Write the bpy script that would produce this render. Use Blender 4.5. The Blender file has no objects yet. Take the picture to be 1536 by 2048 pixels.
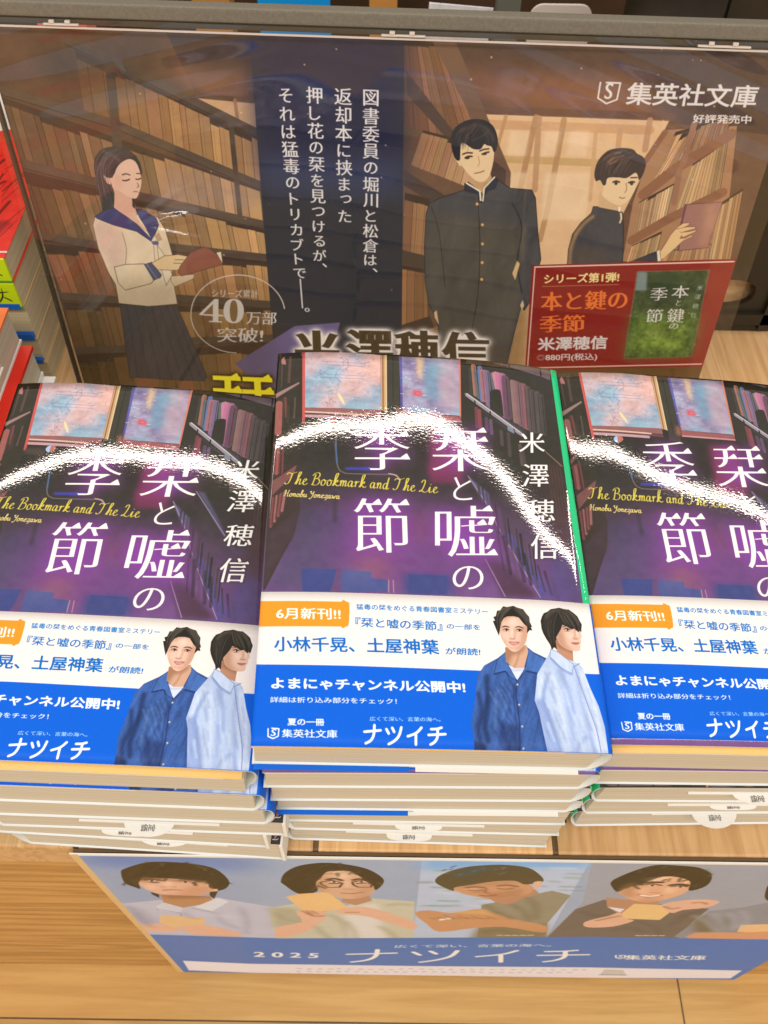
import bpy, bmesh, math, random
import numpy as np
from mathutils import Vector, Matrix

random.seed(7)
rng = np.random.default_rng(11)
scene = bpy.context.scene
col = scene.collection

# ------------------------------------------------------------------ camera, light, exposure
PITCH, ROLL = math.radians(53.3), math.radians(0.8)
cam_d = bpy.data.cameras.new('camera')
cam = bpy.data.objects.new('camera', cam_d)
col.objects.link(cam)
_X = Vector((1, 0, 0)); _D = Vector((0, -math.sin(PITCH), -math.cos(PITCH))); _F = Vector((0, math.cos(PITCH), -math.sin(PITCH)))
_right = math.cos(ROLL) * _X - math.sin(ROLL) * _D
_down = math.sin(ROLL) * _X + math.cos(ROLL) * _D
cm = Matrix((_right, -_down, -_F)).transposed().to_4x4()
cm.translation = Vector((0, -0.107, 0.373))
cam.matrix_world = cm
cam_d.sensor_fit = 'VERTICAL'
cam_d.sensor_height = 36.0
cam_d.sensor_width = 27.0
cam_d.lens = 36.0 * 1800 / 2048
cam_d.clip_start = 0.01
cam_d.clip_end = 50
cam_d.dof.use_dof = True
cam_d.dof.focus_distance = 0.33
cam_d.dof.aperture_fstop = 30
scene.camera = cam

world = bpy.data.worlds.new('World')
scene.world = world
world.use_nodes = True
bg = world.node_tree.nodes['Background']
bg.inputs[0].default_value = (1.0, 0.87, 0.785, 1)
bg.inputs[1].default_value = 0.82


def strip_lamp(name, loc, rot, sx, sy, power, colour):
    l = bpy.data.lights.new(name, 'AREA')
    l.shape = 'RECTANGLE'; l.size = sx; l.size_y = sy
    l.energy = power; l.color = colour
    o = bpy.data.objects.new(name, l)
    o.location = loc; o.rotation_euler = rot
    col.objects.link(o)
    return o


WARM = (1.0, 0.86, 0.76)
strip_lamp('ceiling_strip_light', (0.2, 1.48, 2.4), (0, 0, math.radians(-2.0)), 4.4, 0.022, 26, WARM)
strip_lamp('added_front_light', (-0.1, -1.5, 2.2), (math.radians(36), 0, 0), 4.4, 0.4, 62, WARM)  # added lamp behind the viewer, brightens the poster and banner from the front

scene.view_settings.view_transform = 'Standard'
scene.view_settings.look = 'None'
scene.view_settings.exposure = 0.0
scene.view_settings.gamma = 1.0
scene.view_settings.use_curve_mapping = False
scene.cycles.max_bounces = 8
scene.cycles.transparent_max_bounces = 12
scene.cycles.caustics_reflective = False
scene.cycles.caustics_refractive = False


# ------------------------------------------------------------------ helpers: objects, meshes, materials
def tag(o, label=None, cat=None, group=None, kind=None):
    if label: o['label'] = label
    if cat: o['category'] = cat
    if group: o['group'] = group
    if kind: o['kind'] = kind
    return o


def empty(name, loc=(0, 0, 0), label=None, cat=None, group=None):
    o = bpy.data.objects.new(name, None)
    o.empty_display_size = 0.02
    o.location = loc
    col.objects.link(o)
    return tag(o, label, cat, group)


def mesh_obj(name, verts, faces, mats, parent=None, uvs=None, midx=None, smooth=False):
    me = bpy.data.meshes.new(name)
    me.from_pydata([tuple(v) for v in verts], [], [tuple(f) for f in faces])
    for m in (mats if isinstance(mats, (list, tuple)) else [mats]):
        me.materials.append(m)
    if midx is not None:
        me.polygons.foreach_set('material_index', np.asarray(midx, dtype=np.int32))
    if uvs is not None:
        ul = me.uv_layers.new(name='UVMap')
        li = np.zeros(len(me.loops), dtype=np.int32)
        me.loops.foreach_get('vertex_index', li)
        ul.data.foreach_set('uv', np.asarray(uvs, dtype=np.float32)[li].ravel())
    if smooth:
        me.polygons.foreach_set('use_smooth', np.ones(len(me.polygons), dtype=bool))
    me.update()
    o = bpy.data.objects.new(name, me)
    col.objects.link(o)
    if parent: o.parent = parent
    return o


def box_geo(x0, x1, y0, y1, z0, z1):
    v = [(x0, y0, z0), (x1, y0, z0), (x1, y1, z0), (x0, y1, z0), (x0, y0, z1), (x1, y0, z1), (x1, y1, z1), (x0, y1, z1)]
    f = [(0, 3, 2, 1), (4, 5, 6, 7), (0, 1, 5, 4), (1, 2, 6, 5), (2, 3, 7, 6), (3, 0, 4, 7)]
    return v, f


def box(name, x0, x1, y0, y1, z0, z1, mat, parent=None, bevel=0.0, seg=2):
    v, f = box_geo(x0, x1, y0, y1, z0, z1)
    o = mesh_obj(name, v, f, mat, parent)
    if bevel:
        bm = bmesh.new(); bm.from_mesh(o.data)
        bmesh.ops.bevel(bm, geom=bm.edges[:], offset=bevel, segments=seg, profile=0.6, affect='EDGES')
        bm.to_mesh(o.data); bm.free()
    return o


def lin(c):
    c = np.asarray(c, float) / 255.0
    return np.where(c <= 0.04045, c / 12.92, ((c + 0.055) / 1.055) ** 2.4)


def to_srgb(l):
    l = np.clip(l, 0, 1)
    return np.where(l <= 0.0031308, l * 12.92, 1.055 * l ** (1 / 2.4) - 0.055)


def new_mat(name, rough=0.5, spec=0.5):
    m = bpy.data.materials.new(name)
    m.use_nodes = True
    nt = m.node_tree
    p = nt.nodes['Principled BSDF']
    p.inputs['Roughness'].default_value = rough
    p.inputs['Specular IOR Level'].default_value = spec
    return m, nt, p


def plain(name, rgb, rough=0.5, spec=0.5, noise=0.0, scale=60.0):
    """plain paint or paper: linear base colour with a faint procedural mottling"""
    m, nt, p = new_mat(name, rough, spec)
    if noise:
        tc = nt.nodes.new('ShaderNodeTexCoord')
        n = nt.nodes.new('ShaderNodeTexNoise'); n.inputs['Scale'].default_value = scale; n.inputs['Detail'].default_value = 5
        r = nt.nodes.new('ShaderNodeValToRGB')
        a = np.clip(np.array(rgb) * (1 - noise), 0, 1); b = np.clip(np.array(rgb) * (1 + noise), 0, 1)
        r.color_ramp.elements[0].position = 0.3; r.color_ramp.elements[0].color = (*a, 1)
        r.color_ramp.elements[1].position = 0.7; r.color_ramp.elements[1].color = (*b, 1)
        nt.links.new(tc.outputs['Object'], n.inputs['Vector'])
        nt.links.new(n.outputs['Fac'], r.inputs['Fac'])
        nt.links.new(r.outputs['Color'], p.inputs['Base Color'])
    else:
        p.inputs['Base Color'].default_value = (*rgb, 1)
    return m


def wood(name, dark, mid, light, axis='X', fine=1.0, plank=None, plank_axis='Y', rough=0.45, seam=0.0015, knots=True):
    """planks of knotty pine: grain stretched along axis, each plank its own tone, thin dark seams between planks"""
    m, nt, p = new_mat(name, rough, 0.35)
    N, L = nt.nodes, nt.links
    tc = N.new('ShaderNodeTexCoord')
    sep = N.new('ShaderNodeSeparateXYZ'); L.new(tc.outputs['Object'], sep.inputs[0])

    def math_(op, a, b=None, c=None):
        n = N.new('ShaderNodeMath'); n.operation = op
        for i, v in enumerate((a, b, c)):
            if v is None: continue
            if isinstance(v, (int, float)): n.inputs[i].default_value = v
            else: L.new(v, n.inputs[i])
        return n.outputs[0]
    off = None
    if plank:
        d = math_('DIVIDE', sep.outputs[plank_axis], plank)
        cell = math_('FLOOR', d)
        wn = N.new('ShaderNodeTexWhiteNoise'); wn.noise_dimensions = '1D'; L.new(cell, wn.inputs['W'])
        off = wn.outputs['Value']
        fr = math_('FRACT', d)
        edge = math_('MINIMUM', fr, math_('SUBTRACT', 1.0, fr))
        seamf = math_('LESS_THAN', edge, seam / plank)
    mp = N.new('ShaderNodeMapping')
    sc = {'X': (2.2, 42, 42), 'Y': (42, 2.2, 42), 'Z': (42, 42, 2.2)}[axis]
    mp.inputs['Scale'].default_value = tuple(s * fine for s in sc)
    L.new(tc.outputs['Object'], mp.inputs['Vector'])
    vec = mp.outputs[0]
    if off is not None:
        cmb = N.new('ShaderNodeCombineXYZ')
        for i in range(3): L.new(math_('MULTIPLY', off, 37.0), cmb.inputs[i])
        add = N.new('ShaderNodeVectorMath'); add.operation = 'ADD'
        L.new(vec, add.inputs[0]); L.new(cmb.outputs[0], add.inputs[1]); vec = add.outputs[0]
    n1 = N.new('ShaderNodeTexNoise'); n1.inputs['Scale'].default_value = 0.55; n1.inputs['Detail'].default_value = 3; n1.inputs['Distortion'].default_value = 0.6
    n2 = N.new('ShaderNodeTexNoise'); n2.inputs['Scale'].default_value = 4.5; n2.inputs['Detail'].default_value = 6; n2.inputs['Roughness'].default_value = 0.65
    L.new(vec, n1.inputs['Vector']); L.new(vec, n2.inputs['Vector'])
    rings = math_('MULTIPLY_ADD', math_('SINE', math_('MULTIPLY', n1.outputs['Fac'], 46.0)), 0.5, 0.5)
    n3 = N.new('ShaderNodeTexNoise'); n3.inputs['Scale'].default_value = 14.0; n3.inputs['Detail'].default_value = 4; n3.inputs['Roughness'].default_value = 0.7
    L.new(vec, n3.inputs['Vector'])
    f = math_('ADD', math_('MULTIPLY', rings, 0.22), math_('ADD', math_('MULTIPLY', n2.outputs['Fac'], 0.5), math_('MULTIPLY', n3.outputs['Fac'], 0.28)))
    ramp = N.new('ShaderNodeValToRGB')
    e = ramp.color_ramp.elements
    e[0].position = 0.18; e[0].color = (*light, 1)
    e[1].position = 0.85; e[1].color = (*dark, 1)
    em = e.new(0.48); em.color = (*mid, 1)
    L.new(f, ramp.inputs['Fac'])
    c = ramp.outputs['Color']

    def mix(fac, a, b, blend='MIX'):
        n = N.new('ShaderNodeMix'); n.data_type = 'RGBA'; n.blend_type = blend
        for sock, v in ((n.inputs['Factor'], fac), (n.inputs[6], a), (n.inputs[7], b)):
            if isinstance(v, (int, float)): sock.default_value = v
            elif isinstance(v, tuple): sock.default_value = v
            else: L.new(v, sock)
        return n.outputs[2]
    if knots:
        mk = N.new('ShaderNodeMapping')
        ks = {'X': (7, 20, 20), 'Y': (20, 7, 20), 'Z': (20, 20, 7)}[axis]
        mk.inputs['Scale'].default_value = ks
        mk.inputs['Location'].default_value = (0.37, 0.2, 0.81)
        L.new(tc.outputs['Object'], mk.inputs['Vector'])
        vo = N.new('ShaderNodeTexVoronoi'); vo.inputs['Scale'].default_value = 1.0
        L.new(mk.outputs[0], vo.inputs['Vector'])
        kf = N.new('ShaderNodeMapRange'); kf.inputs[1].default_value = 0.16; kf.inputs[2].default_value = 0.05; kf.inputs[3].default_value = 0.0; kf.inputs[4].default_value = 0.75
        L.new(vo.outputs['Distance'], kf.inputs[0])
        wn2 = N.new('ShaderNodeMath'); wn2.operation = 'GREATER_THAN'; wn2.inputs[1].default_value = 0.55
        sepc = N.new('ShaderNodeSeparateColor'); L.new(vo.outputs['Color'], sepc.inputs[0]); L.new(sepc.outputs[0], wn2.inputs[0])
        c = mix(math_('MULTIPLY', kf.outputs[0], wn2.outputs[0]), c, (*[d * 0.35 for d in dark], 1))
    if off is not None:
        mr = N.new('ShaderNodeMapRange'); mr.inputs[3].default_value = 0.80; mr.inputs[4].default_value = 1.15
        L.new(off, mr.inputs[0])
        hs = N.new('ShaderNodeHueSaturation'); L.new(mr.outputs[0], hs.inputs['Value']); L.new(c, hs.inputs['Color'])
        c = mix(math_('MULTIPLY', seamf, 0.85), hs.outputs[0], (0.03, 0.018, 0.01, 1))
    L.new(c, p.inputs['Base Color'])
    bp = N.new('ShaderNodeBump'); bp.inputs['Strength'].default_value = 0.15; bp.inputs['Distance'].default_value = 0.0006
    L.new(f, bp.inputs['Height']); L.new(bp.outputs[0], p.inputs['Normal'])
    return m


def printed(name, image, rough=0.35, spec=0.5, coat=0.0, coat_rough=0.1, grain=0.0, grain_scale=3500.0):
    """printed paper: the artwork painted further down, optional gloss film with a fine pebbled surface"""
    m, nt, p = new_mat(name, rough, spec)
    t = nt.nodes.new('ShaderNodeTexImage'); t.image = image; t.interpolation = 'Cubic'; t.extension = 'EXTEND'
    nt.links.new(t.outputs['Color'], p.inputs['Base Color'])
    p.inputs['Coat Weight'].default_value = coat
    p.inputs['Coat Roughness'].default_value = coat_rough
    if grain:
        tc = nt.nodes.new('ShaderNodeTexCoord')
        mp = nt.nodes.new('ShaderNodeMapping'); mp.inputs['Scale'].default_value = (0.6, 1, 1); mp.inputs['Rotation'].default_value = (0, 0, 0.6)
        n = nt.nodes.new('ShaderNodeTexNoise'); n.inputs['Scale'].default_value = grain_scale; n.inputs['Detail'].default_value = 1.5
        b = nt.nodes.new('ShaderNodeBump'); b.inputs['Strength'].default_value = grain; b.inputs['Distance'].default_value = 0.0001
        nt.links.new(tc.outputs['Object'], mp.inputs[0]); nt.links.new(mp.outputs[0], n.inputs['Vector'])
        nt.links.new(n.outputs['Fac'], b.inputs['Height'])
        nt.links.new(b.outputs[0], p.inputs['Normal'])
        nt.links.new(b.outputs[0], p.inputs['Coat Normal'])
    return m


# ------------------------------------------------------------------ helpers: painting printed artwork in code
_txt = bpy.data.curves.new('glyph_source', 'FONT')
_txt.resolution_u = 4
_txt_o = bpy.data.objects.new('glyph_source', _txt)
col.objects.link(_txt_o)
_cache = {}


def outlines(s, wx=0.0, wy=0.0, serif=0.0):
    """flattened glyph outlines of a string in em units; wx / wy thicken (or thin) upright and level strokes"""
    key = (s, wx, wy, serif)
    if key in _cache: return _cache[key]
    _txt.body = s
    dg = bpy.context.evaluated_depsgraph_get(); dg.update()
    cv = _txt_o.evaluated_get(dg).to_curve(dg)
    cs = []
    for sp in cv.splines:
        bp = sp.bezier_points
        n = len(bp)
        if n < 2: continue
        co = np.array([b.co[:2] for b in bp]); hr = np.array([b.handle_right[:2] for b in bp]); hl = np.array([b.handle_left[:2] for b in bp])
        pts = []
        for i in range(n):
            j = (i + 1) % n
            a, b, c, d = co[i], hr[i], hl[j], co[j]
            ch = d - a
            flat = abs(ch[0] * (b - a)[1] - ch[1] * (b - a)[0]) + abs(ch[0] * (c - a)[1] - ch[1] * (c - a)[0])
            if flat < 1e-5 + 0.002 * np.hypot(*ch):
                pts.append(a[None])
            else:
                t = np.arange(5)[:, None] / 5
                pts.append(a * (1 - t) ** 3 + 3 * b * t * (1 - t) ** 2 + 3 * c * t * t * (1 - t) + d * t ** 3)
        p = np.concatenate(pts)
        keep = np.hypot(*(p - np.roll(p, 1, 0)).T) > 1e-5
        p = p[keep]
        if len(p) > 2: cs.append(p)
    _txt_o.to_curve_clear() if hasattr(_txt_o, 'to_curve_clear') else None
    area = sum(0.5 * np.sum(p[:, 0] * np.roll(p[:, 1], -1) - p[:, 1] * np.roll(p[:, 0], -1)) for p in cs)
    sg = 1.0 if area > 0 else -1.0
    out = []
    for p in cs:
        e = np.roll(p, -1, 0) - p
        ln = np.hypot(e[:, 0], e[:, 1])[:, None]
        n2 = sg * np.stack([e[:, 1], -e[:, 0]], 1) / ln
        n1 = np.roll(n2, 1, 0)
        mit = (n1 + n2) / np.maximum(0.55, 1 + np.sum(n1 * n2, 1))[:, None]
        out.append(p + mit * np.array([wx, wy]))
        if serif:
            m = len(p)
            for i in range(m):
                a, b = p[i], p[(i + 1) % m]
                if n2[i, 0] > 0.95 and 0.04 < ln[i, 0] < 0.10:
                    pa, pb = p[i - 1], p[(i + 2) % m]
                    if abs(pa[1] - a[1]) < 0.02 and a[0] - pa[0] > 0.12 and abs(pb[1] - b[1]) < 0.02 and b[0] - pb[0] > 0.12:
                        yb, yt = min(a[1], b[1]), max(a[1], b[1]); x = a[0]
                        tri = np.array([(x + 0.02, yb - wy), (x - 0.03, yt + serif), (x - 0.05, yt + serif), (x - 0.14, yt - 0.01), (x - 0.1, yb - wy)])
                        out.append(tri if sg < 0 and _area(tri) < 0 or sg > 0 and _area(tri) > 0 else tri[::-1])
    _cache[key] = out
    return out


def _area(p):
    return 0.5 * np.sum(p[:, 0] * np.roll(p[:, 1], -1) - p[:, 1] * np.roll(p[:, 0], -1))


def spline(pts, n=8, closed=True):
    """Catmull-Rom curve through the points"""
    p = np.asarray(pts, float); m = len(p)
    res = []
    for i in range(m if closed else m - 1):
        g = (lambda k: p[k % m]) if closed else (lambda k: p[min(max(k, 0), m - 1)])
        a, b, c, d = g(i - 1), g(i), g(i + 1), g(i + 2)
        for t in np.arange(n) / n:
            res.append(0.5 * (2 * b + (c - a) * t + (2 * a - 5 * b + 4 * c - d) * t * t + (3 * b - a - 3 * c + d) * t ** 3))
    if not closed: res.append(p[-1])
    return np.array(res)


def blur(a, r):
    if r < 0.5: return a
    r = int(round(r))
    for _ in range(3):
        for ax in (0, 1):
            pad = [(0, 0)] * a.ndim; pad[ax] = (r + 1, r)
            c = np.cumsum(np.pad(a, pad, mode='edge'), axis=ax)
            n = a.shape[ax]
            hi = np.take(c, np.arange(2 * r + 1, 2 * r + 1 + n), axis=ax); lo = np.take(c, np.arange(0, n), axis=ax)
            a = (hi - lo) / (2 * r + 1)
    return a


def value_noise(h, w, cy, cx, seed=0, octaves=4, pers=0.55):
    r = np.random.default_rng(seed)
    out = np.zeros((h, w)); amp = 1; tot = 0
    for o in range(octaves):
        gy, gx = max(2, int(h / (cy / 2 ** o))) + 2, max(2, int(w / (cx / 2 ** o))) + 2
        g = r.random((gy, gx))
        y = np.linspace(0, gy - 1.001, h); x = np.linspace(0, gx - 1.001, w)
        yi, xi = y.astype(int), x.astype(int); fy, fx = (y - yi)[:, None], (x - xi)[None]
        fy = fy * fy * (3 - 2 * fy); fx = fx * fx * (3 - 2 * fx)
        v = (g[yi][:, xi] * (1 - fx) + g[yi][:, xi + 1] * fx) * (1 - fy) + (g[yi + 1][:, xi] * (1 - fx) + g[yi + 1][:, xi + 1] * fx) * fy
        out += v * amp; tot += amp; amp *= pers
    return out / tot


class Canvas:
    """a sheet of artwork w x h millimetres; shapes are given in the coordinates `m` converts to millimetres (y up)"""

    def __init__(s, w, h, ppm, base, m=None, white=(255, 255, 255)):
        s.w, s.h, s.ppm = w, h, ppm
        s.W, s.H = int(round(w * ppm)), int(round(h * ppm))
        s.m = m or (lambda p: np.asarray(p, float))
        s.white = lin(white)
        s.a = np.zeros((s.H, s.W, 3)) + s.c(base)

    def c(s, rgb):
        """ink colour: how the paper reflects, relative to white paper of 0.82"""
        return to_srgb(0.82 * lin(rgb) / s.white)

    def px(s, p):
        q = s.m(np.asarray(p, float).reshape(-1, 2))
        return np.stack([q[:, 0] * s.ppm, (s.h - q[:, 1]) * s.ppm], 1)

    def mask(s, contours, pad=0, ss=4):
        allp = np.concatenate(contours)
        x0, y0 = np.floor(allp.min(0)).astype(int) - 1 - pad; x1, y1 = np.ceil(allp.max(0)).astype(int) + 2 + pad
        x0, y0 = max(0, x0), max(0, y0); x1, y1 = min(s.W, x1), min(s.H, y1)
        if x1 <= x0 or y1 <= y0: return None
        P = np.concatenate(contours); Q = np.concatenate([np.roll(c, -1, 0) for c in contours])
        dy = Q[:, 1] - P[:, 1]; ok = np.abs(dy) > 1e-9
        P, Q, dy = P[ok], Q[ok], dy[ok]
        w, h = x1 - x0, y1 - y0
        acc = np.zeros((h * ss, w + 2))
        ys = y0 + (np.arange(h * ss) + 0.5) / ss
        lo = np.minimum(P[:, 1], Q[:, 1]); hi = np.maximum(P[:, 1], Q[:, 1]); sg = np.sign(dy)
        step = max(1, int(4e6 / max(1, len(P))))
        for r0 in range(0, h * ss, step):
            yy = ys[r0:r0 + step, None]
            hit = (yy >= lo) & (yy < hi)
            ri, ei = np.nonzero(hit)
            x = P[ei, 0] + (ys[r0 + ri] - P[ei, 1]) * (Q[ei, 0] - P[ei, 0]) / dy[ei] - x0
            x = np.clip(x, 0, w); xi = x.astype(int); fr = x - xi
            np.add.at(acc, (r0 + ri, xi), sg[ei] * (1 - fr)); np.add.at(acc, (r0 + ri, xi + 1), sg[ei] * fr)
        cov = np.minimum(1, np.abs(np.cumsum(acc, 1)))[:, :w].reshape(h, ss, w).mean(1)
        return cov, (x0, y0, x1, y1)

    def put(s, mk, rgb, alpha=1.0, soft=0.0):
        if mk is None: return
        cov, (x0, y0, x1, y1) = mk
        if soft: cov = blur(cov, soft * s.ppm / 2.0)
        cov = np.clip(cov * alpha, 0, 1)[..., None]
        t = s.a[y0:y1, x0:x1]
        colr = rgb if isinstance(rgb, np.ndarray) and rgb.ndim == 3 else s.c(rgb)
        t += (colr - t) * cov

    def poly(s, pts, rgb, alpha=1.0, soft=0.0, curve=0, line=None, lw=0.3):
        p = spline(pts, curve) if curve else np.asarray(pts, float)
        q = s.px(p)
        s.put(s.mask([q], pad=int(soft * s.ppm * 2)), rgb, alpha, soft)
        if line is not None: s.stroke(np.concatenate([p, p[:1]]), lw, line, 0.8)

    def stroke(s, pts, w, rgb, alpha=1.0, curve=0, soft=0.0, taper=False):
        """w in millimetres"""
        p = spline(pts, curve, False) if curve else np.asarray(pts, float)
        q = s.px(p); r = w * s.ppm / 2
        cs = []
        n = len(q)
        ang = np.arange(8) * math.pi / 4
        for i in range(n):
            k = r * (1 if not taper else 0.35 + 0.65 * math.sin(math.pi * i / max(1, n - 1)))
            cs.append(q[i] + k * np.stack([np.cos(ang), np.sin(ang)], 1))
            if i + 1 < n:
                d = q[i + 1] - q[i]; L = np.hypot(*d)
                if L < 1e-6: continue
                nn = np.array([-d[1], d[0]]) / L * k
                qd = np.array([q[i] - nn, q[i + 1] - nn, q[i + 1] + nn, q[i] + nn])
                cs.append(qd if _area(qd) > 0 else qd[::-1])
        s.put(s.mask(cs, pad=int(soft * s.ppm * 2)), rgb, alpha, soft)

    def pen(s, pts, wx, wy, rgb, ang=0.7, alpha=1.0):
        """broad-nib line in canvas pixels: thick one way, thin the other"""
        cs = []
        t = np.arange(10) * math.pi / 5
        el = np.stack([np.cos(t) * wx, np.sin(t) * wy], 1)
        R = np.array([[math.cos(ang), -math.sin(ang)], [math.sin(ang), math.cos(ang)]])
        el = el @ R.T
        for i in range(len(pts) - 1):
            L = np.hypot(*(pts[i + 1] - pts[i])); k = max(1, int(L / max(0.5, wy)))
            for j in range(k):
                cs.append(el + pts[i] + (pts[i + 1] - pts[i]) * j / k)
        s.put(s.mask(cs), rgb, alpha)

    def glyphs(s, cs, rgb, glow=None, edge=None, alpha=1.0, soft=0.0):
        if glow:
            gc, gr, ga = glow
            mk = s.mask(cs, pad=int(gr * s.ppm * 3))
            if mk is not None:
                cov = blur(mk[0], gr * s.ppm / 1.6)
                s.put((np.clip(cov * ga, 0, 1), mk[1]), gc)
        if edge:
            ec, ew = edge
            mk = s.mask(cs, pad=int(ew * s.ppm * 2) + 2)
            if mk is not None:
                s.put((np.clip(blur(mk[0], max(1, ew * s.ppm / 1.5)) * 4.0, 0, 1), mk[1]), ec)
        s.put(s.mask(cs), rgb, alpha)

    def text(s, string, bl, br, tl, rgb, wt=(0, 0), serif=0.0, slant=0.0, **kw):
        """level line of writing: its ink box runs bl -> br along the bottom and bl -> tl up the side"""
        cs = outlines(string, wt[0], wt[1], serif)
        if slant: cs = [np.stack([c[:, 0] + slant * c[:, 1], c[:, 1]], 1) for c in cs]
        al = np.concatenate(cs); lo, hi = al.min(0), al.max(0)
        o, u, v = s.px(bl)[0], s.px(br)[0] - s.px(bl)[0], s.px(tl)[0] - s.px(bl)[0]
        s.glyphs([o + ((c - lo) / (hi - lo))[:, :1] * u + ((c - lo) / (hi - lo))[:, 1:] * v for c in cs], rgb, **kw)

    def vtext(s, string, top, bot, size, rgb, wt=(0, 0), serif=0.0, squash=1.0, **kw):
        """column of writing from top to bottom (centres of the line's ends), size = character size over the pitch"""
        a, b = s.px(top)[0], s.px(bot)[0]
        d = (b - a) / len(string); k = size * np.hypot(*d)
        ax = d / np.hypot(*d)
        ux = np.array([-ax[1], ax[0]]) * -1 if ax[1] < 0 else np.array([ax[1], -ax[0]])
        for i, ch in enumerate(string):
            cs = outlines(ch, wt[0], wt[1], serif)
            if not cs: continue
            al = np.concatenate(cs); mid = (al.min(0) + al.max(0)) / 2
            off = np.zeros(2)
            big = ch not in 'のとをにはがでしっつるれそまたトリカブけ'
            kk = k * (1.0 if big else 0.92)
            cpos = a + d * (i + 0.5)
            if ch in '、。': off = np.array([0.30, 0.30])
            if ch in 'っ': off = np.array([0.08, 0.1])
            for_ = []
            for c in cs:
                g = c - mid
                if ch in '―ー': g = np.stack([g[:, 1], -g[:, 0] * 1.15], 1)
                g = g + off
                for_.append(cpos + (g[:, :1] * ux * kk * squash) - (g[:, 1:] * ax * kk))
            s.glyphs(for_, rgb, **kw)

    def noise(s, amt, cell_mm, seed, tint=(1, 1, 1), octaves=4):
        n = value_noise(s.H, s.W, cell_mm * s.ppm, cell_mm * s.ppm, seed, octaves)[..., None] - 0.5
        s.a += n * amt * np.array(tint)

    def inside(s, pts, fn, curve=0):
        """run fn, keeping what it paints only within the outline"""
        old = s.a.copy()
        fn()
        q = s.px(spline(pts, curve) if curve else pts)
        mk = s.mask([q])
        if mk is None: s.a = old; return
        cov, (x0, y0, x1, y1) = mk
        new = s.a[y0:y1, x0:x1].copy()
        s.a = old
        s.a[y0:y1, x0:x1] += (new - s.a[y0:y1, x0:x1]) * cov[..., None]

    def fabric(s, pts, amp, cy, cx, seed, shear=0.0, curve=0, tint=(1, 1, 1)):
        """creased cloth or brushed texture within an outline: stretched mottling, cells cy x cx mm"""
        q = s.px(spline(pts, curve) if curve else pts)
        mk = s.mask([q])
        if mk is None: return
        cov, (x0, y0, x1, y1) = mk
        h, w = y1 - y0, x1 - x0
        ex = int(abs(shear) * h) + 2
        n = value_noise(h, w + ex, cy * s.ppm, cx * s.ppm, seed, 4, 0.6)
        ix = (np.arange(w)[None, :] + (shear * np.arange(h)[:, None] if shear >= 0 else ex + shear * np.arange(h)[:, None])).astype(int) % (w + ex)
        n = np.take_along_axis(n, ix, 1) - 0.5
        s.a[y0:y1, x0:x1] *= 1 + (n * 2 * amp * cov)[..., None] * np.array(tint)

    def strands(s, ca, cb, n, w, cols, alpha=0.6, jit=3.0, seed=0, cut=0.3):
        """n hairs between two guide curves"""
        r = np.random.default_rng(seed)
        ca, cb = np.asarray(ca, float), np.asarray(cb, float)
        for i in range(n):
            t = r.random()
            p = ca * (1 - t) + cb * t + r.normal(0, jit, ca.shape) * 0.5 + r.normal(0, jit, 2)
            p = spline(p, 5, False)
            a = int(r.random() * cut * len(p)); b = len(p) - int(r.random() * cut * len(p))
            s.stroke(p[a:b], w * r.uniform(.5, 1.3), cols[r.integers(len(cols))], alpha, taper=True)

    def image(s, name):
        im = bpy.data.images.new(name, s.W, s.H, alpha=False)
        buf = np.ones((s.H, s.W, 4), dtype=np.float32)
        buf[..., :3] = np.clip(s.a[::-1], 0, 1)
        im.pixels.foreach_set(buf.ravel()); im.update(); im.pack()
        return im


def homography(src, dst):
    A = []
    for (x, y), (u, v) in zip(src, dst):
        A.append([x, y, 1, 0, 0, 0, -u * x, -u * y, -u]); A.append([0, 0, 0, x, y, 1, -v * x, -v * y, -v])
    h = np.linalg.svd(np.array(A, float))[2][-1].reshape(3, 3)

    def f(p):
        p = np.asarray(p, float).reshape(-1, 2)
        q = np.c_[p, np.ones(len(p))] @ h.T
        return q[:, :2] / q[:, 2:]
    return f


def crop(x0, y0, k):
    """measurements taken on an enlarged detail of the photograph"""
    return lambda pts: [(x0 + x / k, y0 + y / k) for x, y in pts]


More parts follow.
